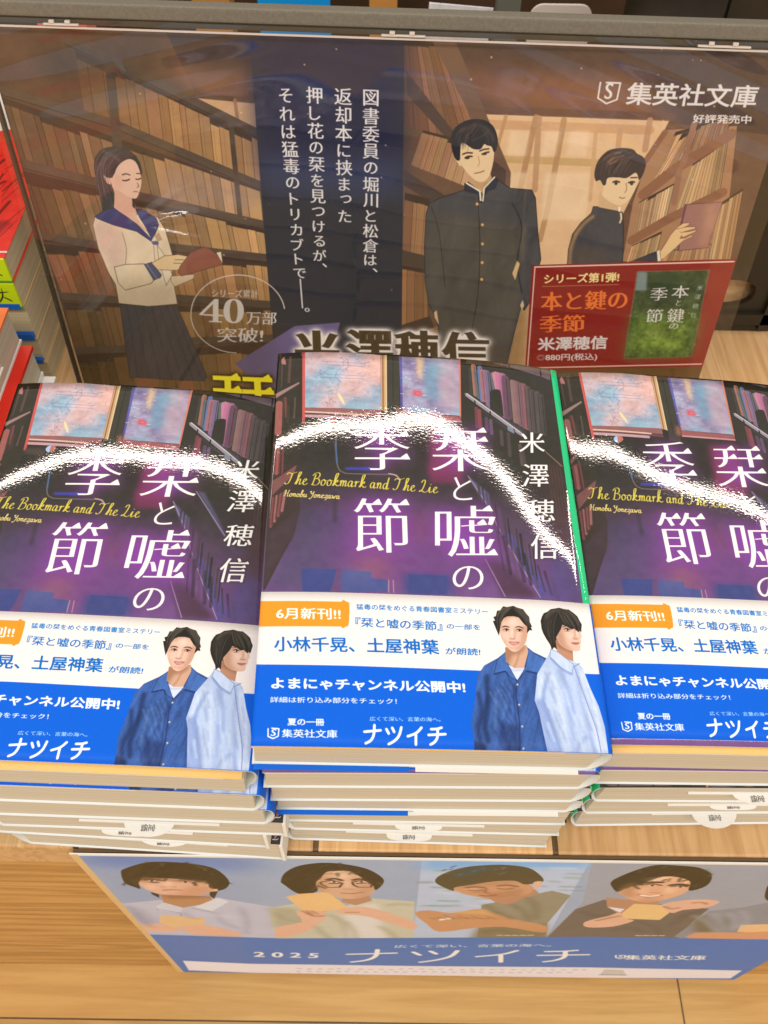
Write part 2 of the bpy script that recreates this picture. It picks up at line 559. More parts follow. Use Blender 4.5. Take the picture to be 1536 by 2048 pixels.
SCRIPT = {
    'T': (.72, [[(.05, .78), (.15, .92), (.35, .86), (.6, .92), (.72, .98)], [(.42, .88), (.38, .5), (.27, .12), (.1, .02), (.0, .12)]]),
    'h': (.46, [[(.0, .05), (.12, .4), (.3, .9), (.22, 1.0), (.15, .85), (.1, .02)], [(.1, .1), (.22, .42), (.34, .42), (.32, .2), (.34, .03), (.46, .1)]]),
    'e': (.40, [[(0, .15), (.15, .25), (.28, .4), (.18, .48), (.07, .3), (.1, .06), (.25, .02), (.4, .15)]]),
    'B': (.62, [[(.2, .85), (.15, .5), (.08, .1), (0, .05)], [(.0, .75), (.15, .95), (.4, .98), (.5, .8), (.4, .58), (.2, .52), (.45, .5), (.55, .28), (.42, .05), (.15, .02), (.05, .1)]]),
    'o': (.40, [[(.15, .47), (.03, .3), (.08, .05), (.22, .03), (.32, .2), (.27, .42), (.15, .47), (.3, .38), (.42, .42)]]),
    'k': (.48, [[(.0, .05), (.15, .4), (.3, .95), (.2, 1.0), (.13, .8), (.08, .02)], [(.1, .2), (.3, .48), (.32, .34), (.14, .24), (.26, .1), (.4, .03), (.5, .12)]]),
    'm': (.54, [[(.0, .35), (.07, .46), (.06, .02)], [(.07, .25), (.18, .46), (.25, .4), (.23, .02)], [(.24, .25), (.36, .46), (.43, .38), (.41, .05), (.54, .12)]]),
    'a': (.46, [[(.3, .42), (.15, .47), (.03, .25), (.1, .03), (.25, .15), (.31, .44), (.3, .08), (.36, .03), (.46, .12)]]),
    'r': (.32, [[(.0, .35), (.08, .46), (.07, .02)], [(.08, .25), (.2, .45), (.3, .42)]]),
    'n': (.40, [[(.0, .35), (.07, .46), (.06, .02)], [(.07, .25), (.2, .47), (.28, .38), (.26, .06), (.4, .1)]]),
    'd': (.48, [[(.3, .42), (.15, .47), (.03, .25), (.1, .03), (.25, .15), (.38, .95)], [(.37, .9), (.31, .08), (.37, .03), (.48, .12)]]),
    'L': (.62, [[(.1, .75), (.2, .95), (.35, .9), (.3, .5), (.15, .1), (.0, .05), (.1, .14), (.4, .0), (.62, .12)]]),
    'i': (.28, [[(.0, .15), (.1, .45), (.08, .06), (.18, .03), (.28, .12)], [(.13, .65), (.15, .67)]]),
    'H': (.60, [[(.0, .8), (.12, .92), (.12, .4), (.0, .02)], [(.5, .95), (.42, .5), (.42, .05), (.58, .08)], [(.05, .5), (.45, .5)]]),
    'b': (.38, [[(.0, .05), (.12, .4), (.25, .95), (.15, .98), (.1, .6), (.06, .1), (.2, .03), (.32, .2), (.27, .42), (.12, .35)]]),
    'u': (.44, [[(.0, .35), (.06, .46), (.06, .1), (.15, .03), (.28, .2), (.32, .46)], [(.31, .4), (.32, .05), (.44, .12)]]),
    'Y': (.50, [[(.0, .8), (.1, .92), (.15, .6), (.3, .55), (.45, .92)], [(.45, .9), (.35, .2), (.15, -.2), (.0, -.1)]]),
    'z': (.34, [[(.0, .4), (.1, .46), (.3, .44), (.05, .05), (.2, .08), (.3, .0), (.15, -.3)]]),
    'w': (.52, [[(0, .4), (.08, .45), (.1, .05), (.25, .3), (.3, .05), (.45, .45), (.52, .4)]]),
    ' ': (.22, []),
}


def script_text(cv, string, left, right, em_mm, rgb, nib=(0.09, 0.035)):
    """curly handwriting drawn with a broad nib from left to right base points"""
    a, b = cv.px(left)[0], cv.px(right)[0]
    tot = sum(SCRIPT[c][0] + 0.04 for c in string)
    u = (b - a) / tot; em = em_mm * cv.ppm
    v = np.array([u[1], -u[0]]); v = v / np.hypot(*v) * em
    k = 0
    for ch in string:
        w, strokes = SCRIPT[ch]
        for st in strokes:
            p = spline(st, 7, False)
            cv.pen(a + (k + p[:, :1]) * u + p[:, 1:] * (v + 0.12 * u), nib[0] * em, nib[1] * em, rgb, ang=-0.35)
        k += w + 0.04


def shelf_row(cv, quad, n, c0, c1, seed, ragged=0.22, gap=(70, 50, 38), lean=True):
    """a row of book backs filling a four-cornered patch TL TR BR BL: every back its own width, height and tone"""
    r = np.random.default_rng(seed)
    TL, TR, BR, BL = [np.array(q, float) for q in quad]
    cv.poly([TL, TR, BR, BL], gap)
    n = max(4, int(n * 0.8)); w = r.uniform(0.5, 1.5, n); e = np.concatenate([[0], np.cumsum(w)]) / w.sum()
    hgt = ragged * (0.25 + 0.75 * np.repeat(r.random((n + 3) // 4 + 1), 4)[:n] * r.uniform(0.8, 1.0, n))
    for i in range(n):
        x0, x1 = e[i] + 0.0006, e[i + 1] - 0.0006
        t = hgt[i]
        f = lambda x, y: (TL * (1 - x) + TR * x) * (1 - y) + (BL * (1 - x) + BR * x) * y
        k = (x0 + x1) / 2
        cc = np.array(c0) * (1 - k) + np.array(c1) * k
        cc = np.clip(cc * r.choice([0.84, 0.9, 0.95, 1.0, 1.0, 1.04, 1.12]) + r.uniform(-3, 3, 3), 0, 255)
        cv.poly([f(x0, t), f(x1, t + r.uniform(-.01, .01)), f(x1, 1), f(x0, 1)], cc)
        cv.stroke([f(x1, t), f(x1, 1)], 0.4, np.array(cc) * 0.55, 0.8)
        cv.stroke([f(x0, t), f(x1, t)], 0.3, np.array(cc) * 0.6, 0.6)
        if r.random() < 0.5:
            cv.stroke([f(x0 + (x1 - x0) * .3, t + .04), f(x0 + (x1 - x0) * .3, 1)], 0.25, np.array(cc) * 0.8, 0.7)
# ------------------------------------------------------------------ artwork: paperback cover (front 105 x 148 mm, then the spine)
_CO = np.array([[53.5544, 65.6014], [-2.6025, -74.4362], [0.3235, 9.7205], [-0.0556, -1.3459], [0.0089, 0.2058], [0.0011, -0.0107], [59.3214, 2.7692], [-7.7678, -2.0495], [1.1013, 0.6906], [-0.2131, -0.2801], [0.0157, 0.0376], [1.4448, 0.0903], [-0.6323, -0.8953], [0.4487, 1.8056], [-0.0675, -0.3888], [0.4813, 0.2727], [-1.1185, -0.9958], [0.3733, 0.4793], [0.6513, 2.0218], [-0.5667, -2.2156], [0.464, 0.2138]])


def cover_mm(p):
    """measured point on the middle book in the photograph -> millimetres on its flat cover"""
    p = np.asarray(p, float).reshape(-1, 2)
    a, b = (p[:, 0] - 860) / 360, (p[:, 1] - 1100) / 400
    return np.stack([a ** i * b ** j for i in range(6) for j in range(6 - i)], 1) @ _CO


WHITE_BAND = (255, 236, 228)
K1, K2 = crop(490, 690, 4.518), crop(810, 690, 4.518)
K3, K4 = crop(490, 930, 4.518), crop(830, 930, 4.267)
K5, K6 = crop(490, 1170, 4.151), crop(860, 1170, 4.151)

cv = Canvas(122, 148, 9.0, (40, 35, 28), cover_mm, WHITE_BAND)
yy = np.linspace(1, 0, cv.H)[:, None] * 148      # mm up the cover
xx = np.linspace(0, 122, cv.W)[None, :]


def ramp(stops, t):
    ks = [k for k, _ in stops]
    cs = np.array([cv.c(c) for _, c in stops])
    return np.stack([np.interp(t, ks, cs[:, i]) for i in range(3)], -1)


cv.a[:] = ramp([(40, (124, 80, 136)), (58, (108, 68, 120)), (72, (86, 60, 88)), (90, (50, 43, 42)), (110, (38, 34, 26)), (148, (35, 32, 23))], yy * np.ones_like(xx))
# dark reading-room floor, lit bluish
cv.poly(K3([(520, 400), (940, 390), (1000, 1140), (160, 1140), (330, 820), (470, 620)]), (72, 62, 92), 0.75, soft=4)
cv.poly(K3([(840, 700), (1536, 720), (1536, 1140), (840, 1140)]), (112, 64, 116), 0.8, soft=7)
cv.poly(K3([(1000, 800), (1290, 800), (1290, 1010), (1000, 1000)]), (156, 92, 84), 0.7, soft=5)
cv.noise(0.05, 14, 3)
# bookcase on the left, seen edge-on
cv.poly(K1([(312, 55), (530, 55), (530, 690), (470, 1175), (230, 1175)]), (46, 40, 29))
cv.poly(K3([(230, 0), (480, 0), (500, 400), (440, 640), (340, 820), (180, 1130), (165, 1130)]), (56, 43, 38))
cv.poly(K1([(330, 130), (355, 105), (370, 150), (372, 178), (332, 172)]), (172, 108, 104))
cv.poly(K1([(400, 100), (424, 105), (410, 345), (385, 345)]), (84, 60, 52))
cv.poly(K1([(330, 180), (345, 180), (335, 390), (325, 390)]), (84, 62, 52))
cv.poly(K1([(275, 445), (490, 335), (495, 352), (280, 488)]), (158, 118, 112))
cv.stroke(K1([(280, 488), (495, 352)]), 0.3, (60, 46, 40))
for i, (xa, ya, xb, yb, cc, w) in enumerate([(365, 480, 375, 650, (120, 64, 60), 1.0), (455, 480, 445, 660, (92, 74, 62), .7), (345, 490, 335, 740, (70, 50, 44), 1.1), (310, 530, 300, 800, (176, 96, 88), 2.4), (395, 560, 385, 700, (62, 48, 40), 1.2)]):
    cv.stroke(K1([(xa, ya), (xb, yb)]), w, cc, 0.85)
cv.poly(K1([(258, 900), (330, 830), (340, 850), (262, 945)]), (128, 76, 70))
cv.poly(K1([(265, 950), (355, 920), (345, 1170), (255, 1170)]), (112, 58, 54))
cv.stroke(K1([(300, 960), (285, 1170)]), 0.9, (150, 80, 74))
cv.stroke(K1([(330, 940), (320, 1170)]), 0.7, (70, 40, 40))
cv.poly(K3([(250, 150), (470, 0), (440, 90), (245, 280)]), (124, 74, 70))
for k in range(7):
    x0 = 255 + k * 18
    cv.stroke(K3([(x0, 300 - k * 9), (x0 - 22 - k, 560 - k * 24)]), 0.9, [(138, 74, 72), (92, 50, 50), (168, 104, 100), (80, 50, 48)][k % 4], 0.85)
cv.poly(K3([(225, 620), (440, 430), (490, 420), (440, 640), (300, 850), (175, 1110), (160, 1110)]), (66, 48, 54), 0.9, soft=1)
# two tall windows with a soft dusk behind the glass
def glass(quad, pal, seed, cell):
    mk = cv.mask([cv.px(quad)])
    x0, y0, x1, y1 = mk[1]; h, w = y1 - y0, x1 - x0
    n1 = value_noise(h, w, cell, cell * 1.3, seed); n2 = value_noise(h, w, cell * .6, cell * .5, seed + 1, 5, .7)
    t = np.clip((n1 - 0.3) * 1.7 + np.linspace(-0.2, 0.25, h)[:, None], 0, 1)
    n3 = value_noise(h, w, cell * .12, cell * .3, seed + 2, 3, .7)
    c = ramp([(0, pal[0]), (0.35, pal[1]), (0.65, pal[2]), (1, pal[3])], t)
    c = c + (n2[..., None] - 0.5) * 0.20 + (n3[..., None] - 0.5) * 0.16
    cv.put(mk, c)
W1 = K1([(540, 52), (1226, 92), (1230, 588), (538, 566)])
glass(W1, [(222, 168, 156), (206, 172, 174), (156, 168, 186), (142, 178, 188)], 21, 190)
for k in range(46):
    x, y = rng.uniform(600, 1180), rng.uniform(120, 430)
    cv.stroke(K1([(x, y), (x + rng.uniform(-60, 60), y + rng.uniform(-50, 50))]), rng.uniform(.12, .35), [(120, 140, 172), (226, 190, 186), (92, 110, 140), (210, 160, 156)][k % 4], 0.55)
for k in range(150):
    x, y = rng.uniform(560, 1210), rng.uniform(80, 560)
    cv.stroke(K1([(x, y), (x + rng.uniform(-26, 26), y + rng.uniform(-20, 20)), (x + rng.uniform(-50, 50), y + rng.uniform(-34, 34))]), rng.uniform(.08, .22), [(110, 132, 166), (238, 206, 196), (96, 118, 150), (226, 186, 176), (190, 210, 222)][k % 5], 0.6)
    x, y = rng.uniform(-30, 480), rng.uniform(130, 590)
    cv.stroke(K2([(x, y), (x + rng.uniform(-16, 16), y + rng.uniform(10, 50))]), rng.uniform(.1, .3), [(96, 130, 164), (214, 178, 182), (120, 108, 166), (172, 196, 212)][k % 4], 0.5)
for y in (150, 178, 265, 292):
    cv.stroke(K1([(700, y), (1080, y + 18)]), 0.3, (116, 126, 156), 0.5)
cv.poly(K1([(836, 430), (860, 445), (892, 500), (905, 545), (880, 525), (850, 480)]), (238, 214, 158))
cv.poly(K1([(1228, 92), (1275, 95), (1280, 600), (1230, 590)]), (206, 160, 112))
cv.stroke(K1([(1245, 94), (1249, 595)]), 0.5, (150, 96, 66))
cv.stroke(K1([(1275, 95), (1280, 600)]), 0.5, (232, 196, 150))
cv.poly(K1([(538, 566), (1230, 588), (1230, 640), (536, 600)]), (146, 92, 90))
cv.poly(K1([(536, 600), (1120, 632), (1230, 645), (1230, 670), (534, 628)]), (96, 62, 58))
cv.stroke(K1([(538, 603), (1110, 636)]), 0.7, (224, 180, 160))
cv.stroke(K1([(536, 640), (1080, 668)]), 1.2, (198, 150, 156))
cv.stroke(K1([(532, 52), (531, 700)]), 1.0, (206, 84, 78))
cv.poly(K1([(1282, 98), (1392, 104), (1400, 720), (1285, 700)]), (58, 54, 42))
cv.stroke(K1([(1335, 100), (1340, 650)]), 0.4, (44, 40, 32))
W2 = K2([(-56, 105), (490, 137), (505, 640), (-22, 600)])
glass(W2, [(132, 118, 152), (160, 146, 172), (140, 164, 184), (190, 164, 170)], 33, 120)
cv.poly(K1([(1390, 106), (1418, 107), (1428, 560), (1405, 560)]), (86, 78, 150), 0.85)
cv.poly(K2([(300, 120), (490, 137), (503, 600), (330, 560), (280, 330)]), (198, 160, 164), 0.55, soft=3)
cv.poly(K2([(100, 112), (175, 118), (165, 210), (150, 330), (110, 260)]), (236, 190, 140), 0.8, soft=1)
cv.poly(K2([(180, 160), (290, 170), (300, 480), (230, 520), (170, 330)]), (96, 146, 170), 0.6, soft=2)
cv.poly(K2([(75, 410), (130, 400), (160, 440), (150, 468), (70, 455)]), (222, 80, 92), 0.9, soft=.6)
for k in range(60):
    x, y = rng.uniform(-40, 170), rng.uniform(130, 480)
    cv.stroke(K2([(x, y), (x + rng.uniform(5, 40), y + rng.uniform(-3, 6))]), rng.uniform(.15, .45), [(240, 206, 180), (120, 110, 170), (226, 150, 120), (150, 170, 200)][k % 4], 0.6)
cv.stroke(K2([(494, 137), (507, 650)]), 0.9, (214, 122, 100))
cv.poly(K2([(-22, 600), (506, 645), (508, 690), (-25, 650)]), (150, 84, 84))
cv.stroke(K2([(-20, 655), (506, 690)]), 0.7, (205, 140, 140))
cv.poly(K2([(-70, 560), (-20, 560), (-25, 660), (-80, 640)]), (168, 96, 80), 0.8, soft=1)
# bookcase on the right with its long shelf edges
cv.poly(K2([(502, 138), (1318, 238), (1470, 1175), (760, 1175), (640, 760), (510, 690)]), (45, 41, 31))
BK = [(596, 220, 606, 440, (60, 56, 48)), (618, 190, 640, 450, (170, 110, 90)), (640, 240, 668, 470, (92, 96, 100)), (676, 205, 700, 500, (96, 116, 170)), (692, 235, 716, 500, (170, 104, 100)), (722, 240, 752, 540, (148, 104, 126)), (742, 245, 770, 560, (120, 100, 130)), (790, 262, 812, 420, (98, 104, 104)), (822, 268, 850, 400, (206, 128, 150)), (850, 275, 885, 600, (190, 110, 140)), (880, 280, 915, 640, (170, 100, 132)), (905, 300, 935, 650, (96, 66, 80)), (968, 330, 1000, 690, (150, 110, 106)), (990, 336, 1022, 700, (140, 100, 98)), (1014, 344, 1048, 720, (128, 92, 98)), (1046, 356, 1080, 740, (120, 84, 92)), (1072, 362, 1104, 750, (140, 86, 92)), (1106, 386, 1140, 770, (92, 76, 76)), (1150, 416, 1180, 780, (78, 68, 66)), (1192, 430, 1224, 800, (86, 74, 72)), (1232, 460, 1260, 800, (70, 62, 60))]
for xa, ya, xb, yb, cc in BK:
    cv.stroke(K2([(xa, ya), (xb, yb)]), 3.0 if 800 < xa < 910 else 1.8, cc, 0.9)
    cv.stroke(K2([(xa + 8, ya + 4), (xb + 8, yb)]), 0.35, np.array(cc) * 0.5, 0.8)
cv.poly(K2([(770, 430), (800, 405), (850, 405), (868, 440), (890, 620), (880, 640), (780, 610)]), (42, 40, 30), curve=4)
cv.poly(K2([(640, 480), (770, 580), (1060, 760), (1100, 830), (960, 790), (700, 590)]), (82, 80, 104), 0.65, soft=1.0)
cv.poly(K2([(540, 432), (570, 448), (1095, 830), (1060, 830), (640, 530), (548, 462)]), (150, 134, 140))
cv.stroke(K2([(560, 440), (1095, 826)]), 0.45, (206, 190, 192))
cv.stroke(K2([(545, 468), (640, 538), (1060, 838)]), 0.4, (30, 26, 24))
for x, y in ((632, 505), (770, 600), (985, 760)):
    cv.stroke(K2([(x, y), (x + 4, y + 40)]), 0.5, (30, 26, 24))
cv.poly(K2([(925, 735), (985, 765), (990, 800), (930, 770)]), (120, 130, 146))
for xa, ya, xb, yb, cc in [(645, 570, 655, 740, (128, 62, 70)), (672, 590, 685, 760, (150, 70, 80)), (735, 660, 745, 770, (96, 70, 96)), (775, 680, 785, 800, (110, 84, 110)), (870, 780, 880, 900, (84, 72, 70)), (935, 800, 950, 1000, (76, 66, 62)), (1040, 900, 1062, 1080, (92, 76, 72)), (1060, 930, 1085, 1080, (80, 66, 62))]:
    cv.stroke(K2([(xa, ya), (xb, yb)]), 1.3, cc, 0.8)
cv.poly(K2([(760, 158), (1290, 225), (1318, 240), (1310, 320), (1240, 290), (930, 200)]), (126, 100, 110), 0.75)
cv.stroke(K2([(760, 160), (940, 205), (1310, 322)]), 0.4, (40, 34, 32))
for x in (940, 1222):
    cv.stroke(K2([(x, 178 + (x - 940) * .15), (x + 6, 280 if x > 1000 else 205)]), 0.6, (40, 34, 32))
cv.poly(K4([(450, 90), (560, 180), (630, 240), (650, 360), (600, 340), (520, 210)]), (98, 92, 134), 0.85, soft=.5)
cv.poly(K4([(640, 0), (700, 10), (850, 210), (980, 400), (1100, 560), (1060, 520), (860, 280)]), (88, 86, 120), 0.75, soft=.7)
cv.poly(K4([(680, 480), (720, 540), (830, 600), (900, 690), (1000, 840), (1060, 920), (1140, 1120), (1080, 1140), (940, 900), (800, 660)]), (76, 74, 140), 0.75, soft=.8)
cv.poly(K4([(590, 790), (720, 810), (1060, 1130), (760, 1130)]), (70, 42, 56), 0.8, soft=1.5)
for p in ([(630, 0), (960, 390)], [(455, 90), (640, 370), (700, 510), (880, 820), (1070, 1130)], [(600, 800), (770, 1120)]):
    cv.stroke(K4(p), 0.35, (180, 150, 176), 0.75)
for k in range(14):
    x, y = 540 + k * 36, 150 + k * 44
    cv.stroke(K4([(x, y), (x + 34, y + 260)]), rng.uniform(.4, 1.1), [(58, 50, 48), (38, 34, 30), (76, 64, 66)][k % 3], 0.8)
for k in range(9):
    x = 700 + k * 58
    cv.stroke(K4([(x, 560 + k * 50), (x + 60, 900 + k * 30)]), rng.uniform(.5, 1.3), [(48, 40, 46), (34, 30, 30), (90, 62, 74)][k % 3], 0.6)
cv.poly(K4([(1010, 0), (1250, 0), (1420, 1180), (1330, 1180), (1180, 600)]), (70, 44, 40), 0.5, soft=2)
cv.poly(K4([(1180, 760), (1340, 760), (1450, 1180), (1100, 1180)]), (82, 66, 118), 0.8, soft=3)
for k in range(5):
    cv.stroke(K4([(1130 + k * 26, 0), (1210 + k * 26, 520)]), 0.5, (88, 56, 50), 0.5)
cv.stroke(K2([(1270, 960), (1420, 1095)]), 0.3, (206, 140, 112), 0.8)
cv.poly(K3([(760, 260), (1536, 260), (2300, 500), (2300, 1000), (760, 960)]), (120, 58, 134), 0.45, soft=9)
# reading desk, lamp, chair backs
cv.poly(K1([(535, 680), (740, 690), (730, 760), (530, 740)]), (78, 62, 54), 0.8, soft=1)
cv.poly(K1([(728, 690), (750, 665), (775, 668), (770, 725), (740, 715)]), (168, 190, 224), curve=4)
cv.poly(K1([(772, 668), (805, 660), (824, 690), (800, 712), (770, 722)]), (188, 110, 96), curve=4)
cv.stroke(K1([(822, 830), (830, 1040), (850, 1120), (890, 1150), (960, 1162), (1320, 1168), (1380, 1175)]), 0.5, (110, 96, 92), 0.9, curve=5)
cv.stroke(K3([(1300, 75), (1360, 90), (1405, 130)]), 0.5, (206, 160, 156), 0.9, curve=5)
cv.stroke(K1([(818, 890), (832, 1060)]), 0.7, (64, 96, 140), 0.8)
cv.poly(K3([(905, 20), (1190, 18), (1220, 40), (1160, 48), (910, 42)]), (56, 62, 168), soft=.5)
cv.poly(K3([(800, 240), (830, 240), (830, 520), (795, 520)]), (48, 42, 44), 0.7, soft=.8)
cv.poly(K3([(500, 410), (560, 400), (560, 520), (480, 560)]), (70, 62, 76), 0.6, soft=2)
CH = (58, 66, 124)
cv.poly(K3([(512, 932), (826, 940), (815, 1010), (770, 1140), (520, 1140)]), CH)
cv.poly(K3([(885, 950), (905, 945), (1138, 968), (1140, 1020), (1300, 1040), (1300, 1150), (880, 1145), (862, 1040)]), (72, 78, 134))
cv.poly(K3([(900, 950), (1130, 970), (1130, 1020), (900, 1060)]), (98, 98, 142), 0.6, soft=3)
cv.stroke(K3([(1300, 1040), (1298, 1150)]), 0.4, (170, 120, 140))
cv.stroke(K3([(1340, 1042), (1345, 1150)]), 0.4, (170, 120, 140))
cv.poly(K3([(1475, 985), (1600, 990), (1830, 1000), (1830, 1170), (1480, 1160)]), CH)
cv.poly(K4([(-100, 930), (240, 940), (330, 960), (330, 1110), (-100, 1110)]), (60, 66, 122), 0.8, soft=2)
cv.noise(0.035, 2.2, 5, octaves=2)
# glow behind the lettering, then the lettering
PURPLE = (140, 58, 158)
cv.poly(K2([(225, 740), (520, 745), (515, 1175), (215, 1175)]), (146, 42, 84), 0.75, soft=2.2)
cv.poly(K4([(120, -10), (410, 0), (410, 160), (130, 155)]), (122, 42, 76), 0.8, soft=1.5)
cv.poly(K4([(-60, 430), (130, 430), (160, 620), (-60, 620)]), (150, 70, 84), 0.35, soft=6)
TW = (254, 240, 232)
SER = dict(wt=(0.006, -0.017), serif=0.06)
def title(ch, k, l, t, r, b, big=True):
    bl, br, tl = k([(l, b)])[0], k([(r, b)])[0], k([(l, t)])[0]
    cv.text(ch, bl, br, tl, TW, **(SER if big else dict(wt=(0.002, -0.012))), glow=(PURPLE if big else (104, 58, 112), 4.0 if big else 2.2, 1.8 if big else 1.1))
title('季', K1, 978, 712, 1505, 1128)
title('節', K3, 978, 300, 1505, 792)
title('栞', K2, 238, 742, 772, 1138)
title('嘘', K4, 172, 340, 712, 782)
title('と', K4, 328, 100, 490, 298, False)
title('の', K4, 322, 862, 588, 1062, False)
for ch, k, l, t, r, b in (('米', K2, 1028, 788, 1270, 972), ('澤', K4, 918, -10, 1148, 182), ('穂', K4, 958, 290, 1198, 482), ('信', K4, 988, 588, 1222, 802)):
    bl, br, tl = k([(l, b)])[0], k([(r, b)])[0], k([(l, t)])[0]
    cv.text(ch, bl, br, tl, TW, wt=(0.012, -0.004), serif=0.04, glow=((30, 24, 24), 0.9, 0.9))
script_text(cv, 'The Bookmark and The Lie', (569, 969), (877, 986), 5.2, (224, 198, 70), nib=(0.05, 0.018))
script_text(cv, 'Honobu Yonezawa', (568, 993), (680, 998), 2.7, (226, 196, 110), nib=(0.075, 0.04))
# spine: plain green with a dark fold
cv.put(cv.mask([np.array([(105.4 * 9, 0), (122 * 9, 0), (122 * 9, 148 * 9), (105.4 * 9, 148 * 9)])]), (24, 196, 124))
cv.put(cv.mask([np.array([(104.2 * 9, 0), (105.5 * 9, 0), (105.5 * 9, 148 * 9), (104.2 * 9, 148 * 9)])]), (58, 34, 34), 0.8)
IMG_COVER = cv.image('cover_artwork')

# ------------------------------------------------------------------ artwork: paper band round the lower third of each book
BH = 49.0
ob = Canvas(122, BH, 12.0, (253, 234, 226), cover_mm, WHITE_BAND)
BLUE = (0, 96, 214)
ob.poly([(400, 1328), (512, 1330), (700, 1332), (862, 1338), (962, 1342), (1100, 1346), (1192, 1349), (1300, 1352), (1300, 1600), (400, 1600)], BLUE)
ob.poly(K5([(60, 140), (840, 142), (866, 165), (862, 325), (838, 348), (60, 352)]), (250, 152, 40))
ob.poly(K5([(800, 142), (845, 142), (868, 165), (862, 325), (838, 348), (800, 348)]), (250, 152, 40), curve=3)
INK = (0, 104, 190)
def band(sx, k, l, t, r, b, rgb=INK, wt=(0, 0), dy=0, **kw):
    """ink box l,t,r,b with the baseline falling dy towards the right"""
    bl, br, tl = k([(l, b)])[0], k([(r, b + dy)])[0], k([(l, t)])[0]
    ob.text(sx, bl, br, tl, rgb, wt=wt, **kw)
PW = (255, 246, 240)
band('6月新刊!!', K5, 260, 190, 797, 285, PW, (0.02, 0.015), 6)
x1 = K6([(484, 214)])[0]
ob.text('猛毒の栞をめぐる青春図書室ミステリー', K5([(924, 206)])[0], (976, 1230), K5([(924, 158)])[0], INK, wt=(0.012, 0.01))
ob.text('『栞と嘘の季節』', K5([(918, 350)])[0], (885, 1263), K5([(918, 270)])[0], INK, wt=(0.014, 0.01))
ob.text('の一部を', K6([(138, 368)])[0], K6([(418, 378)])[0], K6([(138, 322)])[0], INK, wt=(0.014, 0.01))
ob.text('小林千晃、土屋神葉', K5([(240, 556)])[0], K6([(82, 582)])[0], K5([(240, 430)])[0], INK, wt=(0.022, 0.018))
ob.text('が朗読!', K6([(128, 580)])[0], K6([(418, 590)])[0], K6([(128, 520)])[0], INK, wt=(0.016, 0.014))
ob.text('よまにゃチャンネル公開中!', K5([(218, 868)])[0], K6([(298, 902)])[0], K5([(218, 770)])[0], PW, wt=(0.032, 0.03))
ob.text('詳細は折り込み部分をチェック！', K5([(210, 980)])[0], K5([(1262, 992)])[0], K5([(210, 932)])[0], PW, wt=(0.012, 0.01))
ob.text('夏の一冊', K5([(352, 1170)])[0], K5([(660, 1172)])[0], K5([(352, 1112)])[0], PW, wt=(0.026, 0.022))
ob.text('集英社文庫', K5([(305, 1270)])[0], K5([(768, 1275)])[0], K5([(305, 1200)])[0], PW, wt=(0.014, 0.01))
def shield(c, k, pts, w, s_box, rgb):
    c.stroke(k(pts), w, rgb)
    l, t, r, b = s_box
    c.text('S', k([(l, b)])[0], k([(r, b)])[0], k([(l, t)])[0], rgb, wt=(0.03, 0.0), slant=0.2)
shield(ob, K5, [(192, 1198), (192, 1262), (232, 1280), (276, 1260), (282, 1198), (222, 1194)], 0.35, (212, 1202, 262, 1258), PW)
ob.text('広くて深い、言葉の海へ。', K5([(1036, 1130)])[0], K6([(88, 1136)])[0], K5([(1036, 1094)])[0], (206, 226, 246), wt=(0.006, 0.006))
# the four big hand-painted syllables, as round brush strokes
def natsuichi(c, f, w, rgb):
    for st in ([(0, 30), (100, 20)], [(62, -10), (58, 45), (40, 80), (8, 98)],
               [(136, 12), (150, 38)], [(172, 4), (184, 28)], [(228, 0), (214, 48), (186, 80), (150, 100)],
               [(352, 0), (320, 32), (268, 52)], [(318, 40), (318, 100)],
               [(412, 8), (448, 6), (476, -2)], [(396, 42), (500, 36)], [(452, 8), (450, 55), (432, 84), (408, 98)]):
        c.stroke(f(st), w, rgb, curve=5)
def fN(st):
    a, b = K5([(992, 1215)])[0], K6([(128, 1226)])[0]
    return [(a[0] + (x / 500) * (b[0] - a[0]), a[1] - 9 + y * 0.34 + (x / 500) * (b[1] - a[1])) for x, y in st]
natsuichi(ob, fN, 0.75, PW)
# two young men photographed in shirts (plain made-up figures)
HR = (40, 35, 29)
HC4 = [(78, 68, 58), (58, 50, 43), (24, 20, 17), (98, 86, 74)]
def soft(c, k, pts, w, rgb, a, sf=.5):
    c.stroke(k(pts), w, rgb, a, curve=4, soft=sf)
